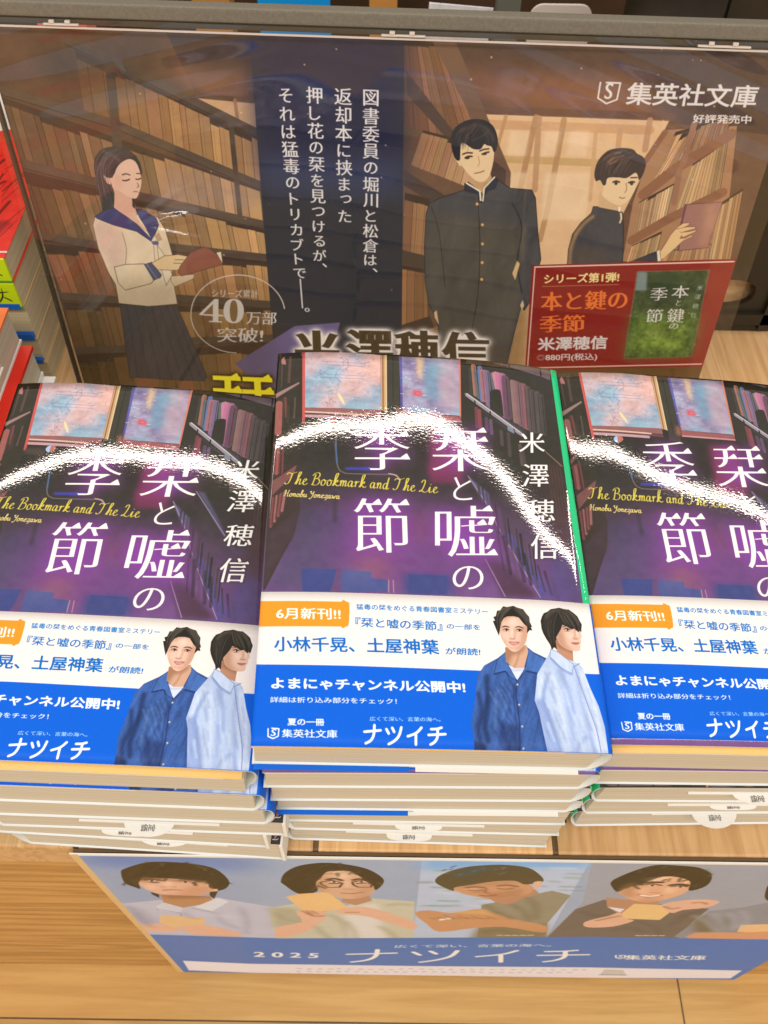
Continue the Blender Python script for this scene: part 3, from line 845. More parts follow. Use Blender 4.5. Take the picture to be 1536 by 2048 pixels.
# left man: open-collared blue shirt over a white T-shirt
P1 = K6([(370, 1380), (345, 1130), (372, 960), (390, 760), (450, 670), (560, 610), (625, 560), (790, 510), (860, 560), (965, 610), (1000, 700), (985, 1380)])
ob.poly(P1, (60, 92, 156))
def folds1():
    soft(ob, K6, [(470, 760), (478, 1000), (455, 1160), (480, 1300)], 1.6, (30, 46, 88), .75, .7)
    soft(ob, K6, [(400, 900), (430, 1050), (400, 1200), (440, 1370)], 1.3, (32, 48, 92), .7, .6)
    for k in range(34):
        x, y = rng.uniform(480, 700), rng.uniform(760, 1250); L = rng.uniform(60, 190)
        soft(ob, K6, [(x, y), (x + L * .35, y + L * .55), (x + L * .5, y + L)], rng.uniform(.3, 1.0), [(36, 54, 102), (86, 118, 182), (40, 62, 116), (100, 130, 190)][k % 4], .38, .3)
    for k in range(14):
        x, y = rng.uniform(730, 960), rng.uniform(780, 1300); L = rng.uniform(60, 200)
        soft(ob, K6, [(x, y), (x + 12, y + L * .5), (x + 26, y + L)], rng.uniform(.4, 1.2), [(46, 74, 136), (76, 110, 178)][k % 2], .4, .5)
    ob.poly(K6([(560, 1130), (740, 1180), (760, 1380), (600, 1380)]), (36, 50, 96), .6, soft=1.0)
    ob.poly(K6([(360, 1290), (470, 1330), (460, 1390), (350, 1390)]), (30, 40, 76), .7, soft=.7)
    soft(ob, K6, [(880, 760), (890, 1000), (970, 1380)], 1.6, (40, 64, 122), .6, .8)
    soft(ob, K6, [(540, 900), (545, 1050), (540, 1200)], .9, (104, 134, 194), .5, .5)
ob.inside(P1, folds1)
ob.fabric(P1, .20, 9, 1.3, 71, .35); ob.fabric(P1, .10, .5, .35, 72)
ob.poly(K6([(625, 650), (700, 690), (790, 690), (725, 790), (680, 740)]), (222, 222, 236))
soft(ob, K6, [(640, 690), (700, 712), (780, 700)], .5, (180, 180, 206), .7, .3)
C1 = K6([(625, 560), (640, 650), (722, 800), (640, 750), (625, 715), (530, 740), (560, 620)])
C2 = K6([(795, 512), (880, 580), (960, 620), (900, 735), (800, 712), (730, 795), (790, 690), (815, 560)])
for q in (C1, C2):
    ob.poly(q, (70, 106, 172), line=(30, 46, 92), lw=.2); ob.fabric(q, .14, 3, 1.2, 73, .3)
soft(ob, K6, [(530, 745), (625, 722), (650, 760)], .35, (26, 40, 84), .8, .15); soft(ob, K6, [(800, 720), (900, 742)], .35, (26, 40, 84), .8, .15)
ob.stroke(K6([(722, 800), (712, 900), (742, 1140), (745, 1380)]), 0.35, (28, 42, 88), 0.85, soft=.1)
soft(ob, K6, [(700, 820), (700, 1000), (722, 1200)], .6, (34, 52, 100), .5, .4)
for x, y in ((725, 830), (740, 998), (765, 1178), (775, 1362)):
    ob.poly(K6([(x - 11, y), (x, y - 11), (x + 11, y), (x, y + 11)]), (150, 144, 134), curve=3); ob.poly(K6([(x - 7, y - 2), (x, y - 9), (x + 5, y - 2), (x, y + 3)]), (222, 216, 206), curve=3)
NK = K6([(622, 520), (800, 500), (815, 560), (780, 690), (700, 695), (630, 640)])
ob.poly(NK, (218, 166, 138))
def neck1():
    ob.poly(K6([(610, 500), (800, 500), (770, 560), (680, 590), (640, 690), (610, 640)]), (158, 106, 76), .75, soft=1.0)
    soft(ob, K6, [(740, 560), (720, 640), (690, 690)], .5, (170, 116, 86), .6, .4)
ob.inside(NK, neck1)
F1 = K6([(575, 300), (650, 250), (760, 260), (815, 330), (808, 420), (790, 490), (735, 548), (690, 556), (640, 520), (595, 450), (578, 390)])
ob.poly(F1, (238, 190, 166), curve=5)
def face1():
    ob.poly(K6([(770, 330), (830, 330), (810, 450), (770, 530), (700, 570), (750, 470)]), (186, 128, 100), .55, soft=1.0)
    ob.poly(K6([(570, 300), (600, 300), (612, 430), (660, 540), (600, 500)]), (206, 148, 120), .5, soft=.8)
    ob.poly(K6([(600, 240), (800, 240), (812, 300), (690, 275), (600, 310)]), (186, 130, 102), .5, soft=.8)
    ob.poly(K6([(650, 280), (720, 275), (716, 340), (664, 340)]), (250, 212, 192), .6, soft=.8)
    ob.poly(K6([(590, 400), (640, 395), (650, 450), (610, 450)]), (246, 200, 178), .6, soft=.7)
    ob.poly(K6([(590, 355), (660, 355), (660, 385), (600, 388)]), (198, 142, 114), .5, soft=.5); ob.poly(K6([(705, 358), (775, 362), (772, 392), (710, 388)]), (190, 134, 106), .55, soft=.5)
    soft(ob, K6, [(700, 370), (706, 410), (700, 440)], .5, (196, 140, 112), .55, .35); soft(ob, K6, [(680, 370), (676, 425)], .45, (252, 216, 198), .7, .3)
    soft(ob, K6, [(662, 446), (684, 452), (706, 446)], .32, (150, 92, 72), .7, .15)
    soft(ob, K6, [(664, 520), (692, 528), (722, 520)], .5, (204, 148, 122), .6, .35)
ob.inside(F1, face1, 5)
for st, w, cc, a in [([(594, 354), (624, 345), (658, 354)], .42, (48, 36, 30), .9), ([(704, 355), (738, 349), (776, 362)], .42, (48, 36, 30), .9), ([(606, 374), (632, 366), (656, 378)], .30, (44, 28, 24), .95), ([(714, 378), (740, 370), (768, 382)], .30, (44, 28, 24), .95), ([(612, 384), (632, 386), (652, 382)], .14, (130, 84, 68), .7), ([(720, 386), (742, 389), (762, 386)], .14, (130, 84, 68), .7)]:
    ob.stroke(K6(st), w, cc, a, curve=4, taper=True)
for x, y in ((634, 376), (742, 380)):
    ob.poly(K6([(x - 9, y), (x, y - 8), (x + 9, y), (x, y + 8)]), (36, 22, 20), curve=4); ob.poly(K6([(x - 18, y + 1), (x - 11, y - 4), (x - 11, y + 4)]), (236, 224, 220), .8)
ob.poly(K6([(652, 474), (676, 470), (694, 474), (714, 470), (744, 480), (716, 500), (690, 506), (668, 496)]), (208, 132, 122), curve=4)
ob.stroke(K6([(654, 476), (692, 486), (742, 481)]), .18, (136, 76, 68), .8, curve=4); ob.stroke(K6([(672, 484), (694, 488), (718, 485)]), .22, (240, 226, 220), .7)
H1 = K6([(572, 425), (552, 380), (530, 325), (521, 300), (540, 300), (524, 268), (545, 262), (556, 216), (580, 214), (606, 180), (640, 186), (690, 176), (720, 190), (772, 205), (796, 238), (822, 268), (828, 312), (846, 350), (836, 352), (848, 382), (826, 378), (804, 404), (806, 350), (775, 322), (735, 272), (690, 262), (640, 264), (612, 278), (592, 312), (582, 360)])
ob.poly(H1, HR)
def hair1():
    ob.strands(K6([(690, 185), (610, 200), (560, 260), (560, 400)]), K6([(680, 190), (660, 215), (620, 250), (590, 330)]), 46, .22, HC4, .6, .6, 1)
    ob.strands(K6([(690, 185), (770, 215), (820, 290), (830, 380)]), K6([(690, 200), (720, 235), (770, 290), (800, 340)]), 46, .22, HC4, .6, .6, 2)
    soft(ob, K6, [(560, 250), (600, 205), (650, 195)], .8, (104, 94, 84), .5, .5); soft(ob, K6, [(730, 205), (780, 250), (806, 300)], .8, (86, 76, 66), .5, .5)
ob.inside(H1, hair1)
# right man: pale shirt, fringe over one eye, turned to the right
P2 = K6([(868, 960), (890, 740), (960, 620), (1000, 540), (1060, 560), (1180, 640), (1230, 650), (1265, 690), (1330, 860), (1400, 1010), (1450, 1180), (1480, 1400), (975, 1385), (930, 1180), (905, 1060)])
ob.poly(P2, (190, 200, 228))
def folds2():
    ob.poly(K6([(868, 960), (950, 930), (1000, 1120), (1080, 1390), (975, 1390), (930, 1180)]), (140, 156, 206), .75, soft=1.0)
    ob.poly(K6([(1260, 700), (1340, 860), (1480, 1390), (1400, 1390), (1310, 1050), (1230, 760)]), (222, 224, 238), .6, soft=.8)
    for st, w, cc in [([(985, 740), (950, 860), (940, 950), (1000, 1130), (1090, 1390)], 1.0, (120, 136, 190)), ([(1010, 760), (1060, 900), (1100, 1100), (1130, 1390)], 1.4, (216, 220, 240)), ([(1080, 720), (1160, 900), (1190, 1050)], 1.2, (150, 166, 212)), ([(1120, 900), (1160, 1100), (1200, 1390)], 1.0, (160, 172, 216)), ([(1300, 1260), (1240, 1330), (1220, 1390)], 1.0, (150, 162, 206)), ([(1230, 760), (1250, 950), (1320, 1200), (1370, 1390)], .9, (150, 164, 210)), ([(940, 700), (920, 820), (905, 940)], 1.0, (216, 222, 240)), ([(1000, 600), (1080, 690), (1130, 760)], .8, (156, 168, 212))]:
        soft(ob, K6, st, w, cc, .65, .6)
    for k in range(40):
        x, y = rng.uniform(930, 1380), rng.uniform(680, 1320); L = rng.uniform(40, 170)
        soft(ob, K6, [(x, y), (x + L * .15, y + L * .5), (x + L * .35, y + L)], rng.uniform(.25, .9), [(152, 166, 212), (224, 228, 242), (166, 178, 218)][k % 3], .4, .3)
ob.inside(P2, folds2)
ob.fabric(P2, .09, 10, 1.6, 75, -.3); ob.fabric(P2, .04, .5, .4, 76)
C3 = K6([(1000, 535), (1060, 560), (1190, 660), (1180, 740), (1090, 690), (995, 600)])
ob.poly(C3, (204, 212, 236), line=(112, 128, 182), lw=.2); ob.fabric(C3, .06, 3, 1.5, 77)
soft(ob, K6, [(1000, 610), (1090, 700), (1178, 748)], .5, (120, 134, 186), .7, .3)
ob.stroke(K6([(1195, 680), (1290, 950), (1380, 1200), (1420, 1390)]), 0.28, (112, 128, 184), 0.85, curve=4); soft(ob, K6, [(1205, 690), (1300, 950), (1392, 1200)], .5, (156, 168, 212), .6, .3)
ob.stroke(K6([(1195, 680), (1240, 655)]), 0.3, (112, 122, 170), 0.8)
N2_ = K6([(1040, 440), (1180, 480), (1190, 640), (1120, 610), (1050, 550)])
ob.poly(N2_, (196, 138, 108))
ob.inside(N2_, lambda: ob.poly(K6([(1040, 440), (1200, 500), (1190, 570), (1060, 520)]), (144, 94, 68), .7, soft=.8))
F2 = K6([(1060, 350), (1150, 300), (1246, 340), (1250, 400), (1258, 430), (1250, 450), (1254, 480), (1246, 500), (1242, 545), (1196, 552), (1120, 530), (1060, 470)])
ob.poly(F2, (236, 188, 164), curve=4)
def face2():
    ob.poly(K6([(1040, 370), (1100, 380), (1130, 500), (1200, 555), (1100, 540), (1040, 470)]), (182, 126, 98), .65, soft=1.1)
    ob.poly(K6([(1070, 330), (1260, 340), (1256, 390), (1190, 370), (1090, 380)]), (176, 122, 96), .55, soft=.7)
    ob.poly(K6([(1130, 400), (1180, 400), (1190, 450), (1150, 450)]), (248, 206, 186), .7, soft=.7)
    soft(ob, K6, [(1196, 385), (1204, 430), (1186, 446)], .45, (188, 132, 106), .6, .3); soft(ob, K6, [(1216, 385), (1226, 430)], .4, (254, 220, 204), .8, .25)
    soft(ob, K6, [(1190, 448), (1210, 452), (1226, 446)], .28, (146, 90, 70), .7, .15)
ob.inside(F2, face2, 4)
for st, w in [([(1108, 372), (1134, 364), (1164, 378)], .34), ([(1206, 382), (1226, 377), (1246, 386)], .32), ([(1098, 350), (1138, 344), (1172, 354)], .3), ([(1114, 384), (1136, 388), (1158, 386)], .14)]:
    ob.stroke(K6(st), w, (46, 30, 26), .9, curve=4, taper=True)
for x, y in ((1140, 376), (1228, 386)):
    ob.poly(K6([(x - 8, y), (x, y - 8), (x + 8, y), (x, y + 8)]), (36, 22, 20), curve=4)
ob.poly(K6([(1170, 482), (1196, 476), (1212, 479), (1238, 480), (1230, 496), (1206, 502), (1184, 494)]), (206, 132, 120), curve=4); ob.stroke(K6([(1172, 484), (1206, 488), (1236, 484)]), .2, (118, 54, 50), .8, curve=4)
ob.poly(K6([(1000, 440), (1030, 445), (1042, 480), (1020, 490)]), (216, 160, 132), curve=4); soft(ob, K6, [(1010, 450), (1030, 462)], .3, (150, 96, 72), .7, .15)
H2 = K6([(1010, 542), (996, 500), (960, 445), (938, 405), (924, 366), (916, 300), (928, 262), (942, 238), (972, 226), (1000, 204), (1030, 200), (1070, 193), (1110, 204), (1150, 208), (1190, 236), (1222, 264), (1240, 300), (1258, 330), (1254, 396), (1236, 374), (1214, 382), (1196, 366), (1170, 372), (1132, 346), (1096, 334), (1084, 372), (1052, 426), (1042, 470), (1052, 540), (1030, 520)])
ob.poly(H2, (44, 40, 35))
def hair2():
    ob.strands(K6([(1060, 200), (980, 230), (940, 320), (1000, 480)]), K6([(1070, 205), (1050, 260), (1030, 350), (1030, 500)]), 60, .22, HC4, .55, .6, 3)
    ob.strands(K6([(1070, 200), (1160, 220), (1230, 300), (1250, 380)]), K6([(1060, 215), (1080, 270), (1100, 310), (1150, 350)]), 60, .22, HC4, .55, .6, 4)
    soft(ob, K6, [(960, 270), (1000, 228), (1060, 212)], .9, (108, 100, 90), .5, .6); soft(ob, K6, [(1120, 225), (1190, 270), (1230, 330)], .9, (96, 88, 80), .5, .6)
ob.inside(H2, hair2)
# round the back edge the band is blue
ob.put(ob.mask([np.array([(105.2 * 12, 0), (122 * 12, 0), (122 * 12, BH * 12), (105.2 * 12, BH * 12)])]), (10, 92, 200))
for i, ch in enumerate('ナツイチ'):
    ob.m = lambda p: np.asarray(p, float)
    ob.text(ch, (110.5, 30 - i * 5), (114, 30 - i * 5), (110.5, 33.4 - i * 5), PW, wt=(0.02, 0.02))
ob.noise(0.012, 0.5, 9, octaves=1)
IMG_BAND = ob.image('band_artwork')
# ------------------------------------------------------------------ artwork: the poster in the clear sleeve (340 x 192 mm)
POW, POH = 340.0, 192.1
poster_mm = homography([(170.9, 775.0), (1371.1, 839.5), (-39.7, 48.0), (1606.2, 103.7)], [(0, 0), (POW, 0), (0, POH), (POW, POH)])
WHITE_POSTER = (232, 210, 194)
po = Canvas(POW, POH, 5.6, (112, 78, 56), poster_mm, WHITE_POSTER)
G, BO, BT, KR = crop(160, 260, 3.794), crop(800, 220, 4.097), crop(1120, 260, 4.8), crop(768, 450, 2.0)
Q1, Q2, Q3 = crop(0, 0, 2.0), crop(768, 0, 2.0), crop(0, 450, 2.0)
# ceiling and far window on both sides of the dark centre panel
po.poly([(-80, 30), (510, 60), (540, 480), (560, 800), (150, 800)], (96, 66, 48))
po.poly([(330, 60), (505, 70), (520, 270), (400, 205)], (70, 52, 46))
po.poly([(330, 130), (505, 140), (520, 215), (400, 195)], (140, 92, 66), 0.8, soft=5)
po.poly([(385, 190), (515, 198), (520, 280), (440, 240)], (206, 156, 112))
po.stroke([(380, 190), (512, 202)], 2.2, (104, 74, 56))
po.stroke([(470, 200), (478, 260)], 1.6, (160, 114, 80))
po.poly([(808, 60), (1620, 90), (1540, 270), (1290, 240), (965, 225), (900, 90)], (84, 60, 50))
po.poly([(880, 140), (1330, 150), (1360, 260), (1000, 225)], (150, 94, 64), 0.8, soft=7)
po.poly([(1250, 110), (1620, 110), (1560, 250), (1330, 235)], (84, 64, 54), 0.8, soft=6)
po.poly([(965, 228), (1340, 238), (1295, 330), (1180, 560), (1060, 600), (1080, 760), (970, 720)], (232, 180, 130))
po.poly([(1000, 640), (1060, 560), (1050, 800), (960, 800)], (176, 130, 84), soft=4)
for st, w, cc in [([(960, 220), (1345, 234)], 3.4, (112, 76, 58)), ([(965, 248), (1300, 260)], 4.0, (214, 156, 108)), ([(990, 317), (1290, 330)], 3.4, (206, 158, 100)),
                  ([(1012, 232), (985, 330)], 1.6, (196, 140, 96)), ([(1072, 234), (1040, 380)], 2.6, (190, 134, 92)), ([(1078, 236), (1070, 380)], 2.6, (196, 142, 98)),
                  ([(1128, 240), (1095, 420), (1080, 480)], 2.6, (188, 136, 90)), ([(1192, 262), (1180, 400)], 1.8, (214, 160, 110)), ([(1240, 262), (1236, 300)], 2.4, (206, 150, 104)), ([(1300, 240), (1290, 300)], 2.6, (196, 140, 100))]:
    po.stroke(st, w, cc, 0.9)
for q in [(1022, 262, 1060, 312), (1090, 262, 1120, 312), (1140, 262, 1180, 312), (1000, 345, 1055, 420), (1090, 345, 1180, 440)]:
    po.poly([(q[0], q[1]), (q[2], q[1]), (q[2] - 8, q[3]), (q[0] - 8, q[3])], (244, 200, 154), 0.7, soft=1)
# left bookcases, six shelves running away to the right
SH = (92, 72, 57)
shelf_row(po, [(150, 96), (516, 268), (524, 366), (168, 220)], 22, (118, 80, 52), (200, 142, 92), 1, 0.3)
shelf_row(po, [(0, 192), (520, 378), (527, 446), (40, 330)], 30, (104, 72, 52), (206, 152, 98), 2, 0.22)
shelf_row(po, [(40, 340), (527, 456), (536, 512), (85, 472)], 30, (110, 78, 54), (202, 148, 94), 3, 0.24)
shelf_row(po, [(85, 488), (536, 522), (546, 606), (126, 592)], 34, (132, 80, 54), (188, 136, 82), 4, 0.2)
shelf_row(po, [(126, 604), (546, 618), (553, 672), (152, 700)], 32, (112, 78, 48), (172, 124, 74), 5, 0.2)
shelf_row(po, [(152, 712), (553, 684), (560, 800), (178, 800)], 26, (96, 68, 40), (160, 114, 66), 6, 0.25)
for st, w in [([(130, 80), (330, 175), (516, 268)], 4.6), ([(-10, 178), (225, 247), (521, 372)], 4.6), ([(20, 322), (190, 365), (280, 394), (527, 451)], 5.2), ([(70, 470), (190, 490), (345, 495), (540, 517)], 4.6), ([(120, 592), (240, 600), (350, 596), (548, 610)], 4.6), ([(145, 702), (245, 698), (390, 682), (556, 676)], 4.8)]:
    po.stroke(st, w, SH)
    po.stroke([(x, y + 8) for x, y in st], 0.4, (40, 30, 26), 0.7)
for st, w in [([(218, 120), (236, 300)], 4.2), ([(232, 300), (246, 400)], 3.4), ([(462, 250), (480, 430)], 2.4)]:
    po.stroke(st, w, (84, 66, 52))
po.poly([(300, 420), (330, 330), (520, 372), (520, 420)], (160, 132, 130), 0.35, soft=6)
po.poly([(60, 90), (330, 90), (300, 190), (100, 170)], (60, 50, 44), 0.55, soft=8)
po.noise(0.05, 30, 41); po.noise(0.05, 5, 42, octaves=3)
# right-hand bookcases behind the two boys
shelf_row(po, [(808, 80), (905, 84), (1000, 330), (812, 250)], 12, (122, 80, 58), (170, 112, 76), 8, 0.1)
po.poly([(866, 84), (912, 84), (965, 210), (1022, 345), (1020, 378), (1000, 372), (940, 230)], (118, 84, 64))
po.poly([(812, 140), (905, 260), (1012, 340), (1010, 380), (960, 350), (815, 190)], (86, 64, 54))
shelf_row(po, [(846, 260), (960, 290), (938, 375), (822, 330)], 10, (160, 108, 74), (210, 156, 110), 9, 0.25)
po.poly([(808, 340), (905, 400), (900, 430), (808, 370)], (84, 64, 54))
shelf_row(po, [(810, 385), (860, 398), (850, 520), (805, 500)], 6, (150, 100, 68), (178, 122, 82), 10, 0.2)
po.poly([(805, 500), (855, 512), (852, 540), (804, 528)], (84, 66, 50))
shelf_row(po, [(805, 530), (855, 540), (856, 640), (803, 650)], 6, (146, 98, 62), (176, 122, 78), 11, 0.2)
po.poly([(803, 650), (860, 632), (870, 660), (803, 680)], (78, 60, 46))
po.poly([(803, 680), (880, 650), (880, 740), (803, 740)], (160, 116, 78))
po.poly(BT([(1010, 0), (1700, -40), (1560, 1260), (600, 1260), (700, 700), (840, 280)]), (176, 124, 86))
shelf_row(po, BT([(1110, 20), (1640, -140), (1600, 60), (860, 580), (850, 320)])[:4], 20, (206, 150, 102), (150, 104, 80), 12, 0.12)
shelf_row(po, BT([(1180, 30), (1330, -30), (1250, 190), (820, 600)]), 12, (220, 164, 112), (190, 136, 98), 13, 0.15)
shelf_row(po, BT([(1280, 310), (1620, 60), (1540, 560), (1110, 790)]), 16, (218, 168, 114), (196, 146, 100), 14, 0.12)
shelf_row(po, BT([(760, 690), (1100, 510), (1020, 850), (700, 1020)]), 18, (210, 156, 108), (224, 176, 128), 15, 0.12)
shelf_row(po, BT([(690, 1110), (980, 970), (930, 1170), (640, 1270)]), 16, (202, 150, 100), (214, 164, 112), 16, 0.14)
shelf_row(po, BT([(1030, 1160), (1460, 1090), (1440, 1240), (980, 1260)]), 20, (206, 150, 100), (196, 142, 96), 17, 0.1)
shelf_row(po, BT([(1540, 700), (1760, 560), (1640, 1240), (1430, 1240)]), 10, (222, 172, 116), (190, 136, 90), 18, 0.1)
for st, w in [([(800, 620), (1110, 370), (1640, 40)], 5.0), ([(690, 1060), (1050, 850), (1560, 600)], 4.6), ([(1010, 20), (820, 300)], 2.6)]:
    po.stroke(BT(st), w, (150, 98, 68))
for st in ([(1150, 380), (1095, 700)], [(1290, -60), (1180, 330)]):
    po.stroke(BT(st), 2.6, (160, 108, 80))
# dark centre panel with its four columns of writing, violet wedge
po.poly([(497, 40), (809, 50), (806, 400), (802, 830), (558, 830), (522, 380)], (54, 51, 54))
po.poly([(497, 40), (809, 50), (806, 340), (518, 330)], (38, 38, 60), 0.95, soft=10)
po.poly([(518, 310), (806, 320), (804, 395), (524, 385)], (62, 68, 100), 0.6, soft=8)
po.poly([(470, 727), (590, 652), (680, 645), (640, 800), (552, 800)], (116, 98, 134))
PT = (232, 212, 198)
for string, t, b, sz in [('図書委員の堀川と松倉は、', (742, 177), (741, 562), 1.0), ('返却本に挟まった', (686, 174), (690, 448), 1.0), ('押し花の栞を見つけるが、', (628, 172), (641, 552), 1.0), ('それは猛毒のトリカブトで――。', (570, 172), (607, 640), 1.0)]:
    po.vtext(string, t, b, sz, PT, wt=(0.018, 0.004))
# round badge
ang = np.radians(np.linspace(-8, -268, 60))
po.stroke([(476 + 94 * math.cos(a), 628 + 78 * math.sin(a)) for a in ang], 0.55, (236, 206, 184))
def pt(sx, l, t, r, b, rgb=PT, wt=(0, 0), dy=0.0, k=None, **kw):
    k = k or (lambda p: p)
    po.text(sx, k([(l, b)])[0], k([(r, b + dy)])[0], k([(l, t)])[0], rgb, wt=wt, **kw)
CRM = (250, 228, 212)
pt('シリーズ累計', 424, 578, 516, 594, CRM, (0.012, 0.0), 2)
po.poly([(429, 598), (437, 598), (437, 629), (447, 630), (447, 633), (437, 632.5), (437, 642), (444, 643), (444, 645), (418, 644), (418, 642), (426, 641.5), (426, 632), (399, 630), (399, 627.5)], CRM)
po.poly([(426, 608), (426, 629), (406, 628)], (150, 108, 66))
po.poly([(467, 597.5), (478, 600), (485, 608), (488, 622), (485, 636), (478, 644), (467, 646.5), (457, 644), (450, 636), (447, 622), (450, 608), (457, 600)], CRM, curve=4)
po.poly([(467.5, 600.5), (473, 605), (475.5, 622), (473, 639), (467.5, 643.5), (462, 639), (459.5, 622), (462, 605)], (150, 108, 66), curve=4)
pt('万部', 492, 622, 553, 648, CRM, (0.014, -0.008), 2, serif=0.04)
pt('突破!', 434, 655, 526, 684, CRM, (0.018, -0.008), 1, serif=0.04)
for k in range(46):
    x, y = rng.uniform(20, 1500), rng.uniform(90, 620)
    po.stroke([(x, y), (x + .6, y + .6)], rng.uniform(.3, .9), (240, 190, 140), 0.6)
# schoolgirl reading beside the shelves (plain made-up figure)
LN = (96, 70, 56)
NAVY, NAVYD = (70, 66, 104), (58, 56, 64)
po.poly(G([(305, 1325), (735, 1330), (800, 1480), (965, 1870), (940, 1905), (380, 1880), (340, 1600)]), (72, 66, 68), line=(44, 40, 40), lw=.4)
for a, b in [((360, 1340), (440, 1890)), ((420, 1335), (520, 1890)), ((480, 1335), (610, 1895)), ((540, 1335), (700, 1900)), ((600, 1335), (780, 1905)), ((660, 1335), (860, 1900)), ((700, 1335), (925, 1890))]:
    po.stroke(G([a, b]), 0.5, (52, 48, 52), 0.8)
po.poly(G([(420, 1880), (600, 1890), (590, 2000), (440, 2000)]), (150, 92, 60)); po.poly(G([(740, 1905), (850, 1905), (880, 2000), (760, 2000)]), (150, 92, 60))
BLS, BLD = (234, 200, 160), (214, 172, 138)
po.poly(G([(115, 655), (250, 600), (430, 640), (590, 660), (650, 760), (700, 940), (700, 1100), (740, 1320), (520, 1338), (295, 1315), (270, 1170), (220, 1090), (140, 900), (98, 720)]), BLS, line=LN, lw=.4)
po.poly(G([(98, 720), (120, 660), (180, 690), (330, 760), (340, 900), (350, 1020), (260, 1060), (160, 930)]), (216, 168, 148), 0.6, soft=4)
po.poly(G([(260, 1040), (345, 1020), (490, 1015), (560, 1140), (540, 1165), (345, 1215), (290, 1160)]), BLS, line=LN, lw=.4)
po.poly(G([(690, 1110), (780, 1100), (870, 1095), (860, 1130), (720, 1190), (690, 1150)]), (226, 188, 148), line=LN, lw=.3)
po.stroke(G([(345, 1020), (352, 900), (320, 780)]), 0.35, LN, 0.6, curve=4); po.stroke(G([(560, 880), (570, 1010)]), 0.35, LN, 0.5)
po.poly(G([(488, 1020), (545, 1003), (620, 1100), (610, 1120), (560, 1140)]), (88, 84, 108), line=(50, 46, 60), lw=.3)
po.stroke(G([(505, 1015), (585, 1128)]), 0.4, (168, 150, 140), 0.8)
po.poly(G([(240, 480), (390, 500), (420, 600), (440, 680), (520, 780), (380, 690), (250, 600)]), (226, 170, 140))
po.poly(G([(115, 655), (160, 625), (255, 585), (330, 640), (440, 720), (545, 830), (540, 845), (430, 770), (250, 720), (130, 672)]), NAVY, line=(44, 40, 70), lw=.3)
po.poly(G([(425, 600), (470, 600), (580, 670), (598, 720), (570, 790), (545, 830), (500, 740), (450, 660)]), NAVY, line=(44, 40, 70), lw=.3)
po.poly(G([(540, 845), (595, 840), (598, 870), (555, 872)]), (96, 90, 118))
po.poly(G([(585, 870), (650, 960), (700, 1100), (655, 1180), (600, 1000)]), (236, 206, 170), line=LN, lw=.25)
po.poly(G([(600, 780), (625, 830), (590, 850), (565, 800)]), (196, 150, 112))
HG = (64, 58, 56)
po.poly(G([(106, 270), (112, 210), (150, 156), (200, 132), (260, 123), (320, 130), (380, 155), (425, 195), (458, 250), (474, 320), (462, 362), (380, 420), (300, 500), (262, 560), (255, 592), (215, 606), (170, 626), (162, 560), (152, 500), (128, 400), (112, 330)]), HG)
po.poly(G([(395, 515), (420, 512), (418, 600), (398, 580)]), HG)
po.poly(G([(245, 420), (262, 480), (260, 590), (330, 640), (400, 620), (390, 505), (340, 470)]), (222, 164, 134))
po.poly(G([(250, 350), (300, 260), (370, 220), (420, 240), (450, 300), (466, 370), (462, 430), (440, 500), (420, 520), (380, 510), (300, 465), (245, 430)]), (232, 182, 150), curve=5)
po.poly(G([(250, 350), (290, 300), (330, 380), (300, 460), (245, 430)]), (216, 158, 136), 0.6, soft=2.5)
po.poly(G([(180, 345), (215, 335), (245, 360), (235, 410), (205, 400)]), (226, 170, 142), curve=4)
po.poly(G([(300, 240), (360, 215), (400, 225), (300, 170), (200, 170), (150, 260), (180, 340), (245, 360)]), HG, curve=3)
po.stroke(G([(180, 165), (240, 190), (300, 230)]), 1.2, (120, 104, 100), 0.5, curve=4, soft=.6)
def fl(k, st, w, rgb=(70, 46, 38), a=0.9): po.stroke(k(st), w, rgb, a, curve=4)
fl(G, [(322, 340), (350, 332), (380, 342)], .55); fl(G, [(325, 382), (350, 384), (375, 374)], .65); fl(G, [(430, 330), (455, 330)], .5); fl(G, [(425, 372), (445, 374), (462, 366)], .6)
fl(G, [(436, 400), (444, 425), (434, 436)], .3); fl(G, [(408, 468), (425, 466), (440, 470)], .6, (190, 100, 84))
po.poly(G([(545, 1010), (640, 955), (745, 945), (850, 965), (855, 985), (790, 1000), (780, 1045), (735, 1065), (590, 1060)]), (232, 190, 138), line=LN, lw=.3)
fl(G, [(720, 985), (790, 985)], .35, LN); fl(G, [(710, 1010), (785, 1012)], .35, LN)
po.poly(G([(760, 1035), (840, 930), (940, 885), (985, 900), (1060, 960), (1085, 1020), (770, 1108), (745, 1080)]), (150, 88, 66), line=(90, 50, 40), lw=.35)
po.poly(G([(1035, 930), (1070, 925), (1082, 1010)]), (236, 206, 160))
# tall boy in a high-collared black uniform (plain made-up figure)
UB = (78, 72, 70)
po.poly(BO([(240, 765), (330, 720), (530, 655), (600, 600), (790, 560), (900, 640), (1080, 655), (1110, 720), (1130, 1000), (1155, 1220), (1060, 1580), (1020, 1640), (990, 1620), (930, 1850), (860, 2150), (340, 2150), (310, 1720), (240, 1600), (205, 1400), (200, 1130), (215, 850)]), UB, line=(34, 30, 30), lw=.4)
po.poly(BO([(230, 830), (1010, 950), (980, 1600), (900, 1900), (860, 2150), (340, 2150), (310, 1720), (240, 1600), (205, 1400)]), (94, 82, 66), 0.7, soft=3)
po.stroke(BO([(640, 760), (655, 1100), (640, 1500), (590, 1800)]), 0.4, (40, 36, 34), 0.8, curve=3)
po.stroke(BO([(255, 790), (320, 1000), (370, 1450)]), 0.35, (40, 36, 34), 0.7, curve=3)
po.stroke(BO([(920, 760), (1000, 960), (960, 1240), (1000, 1500)]), 0.5, (40, 36, 34), 0.8, curve=3)
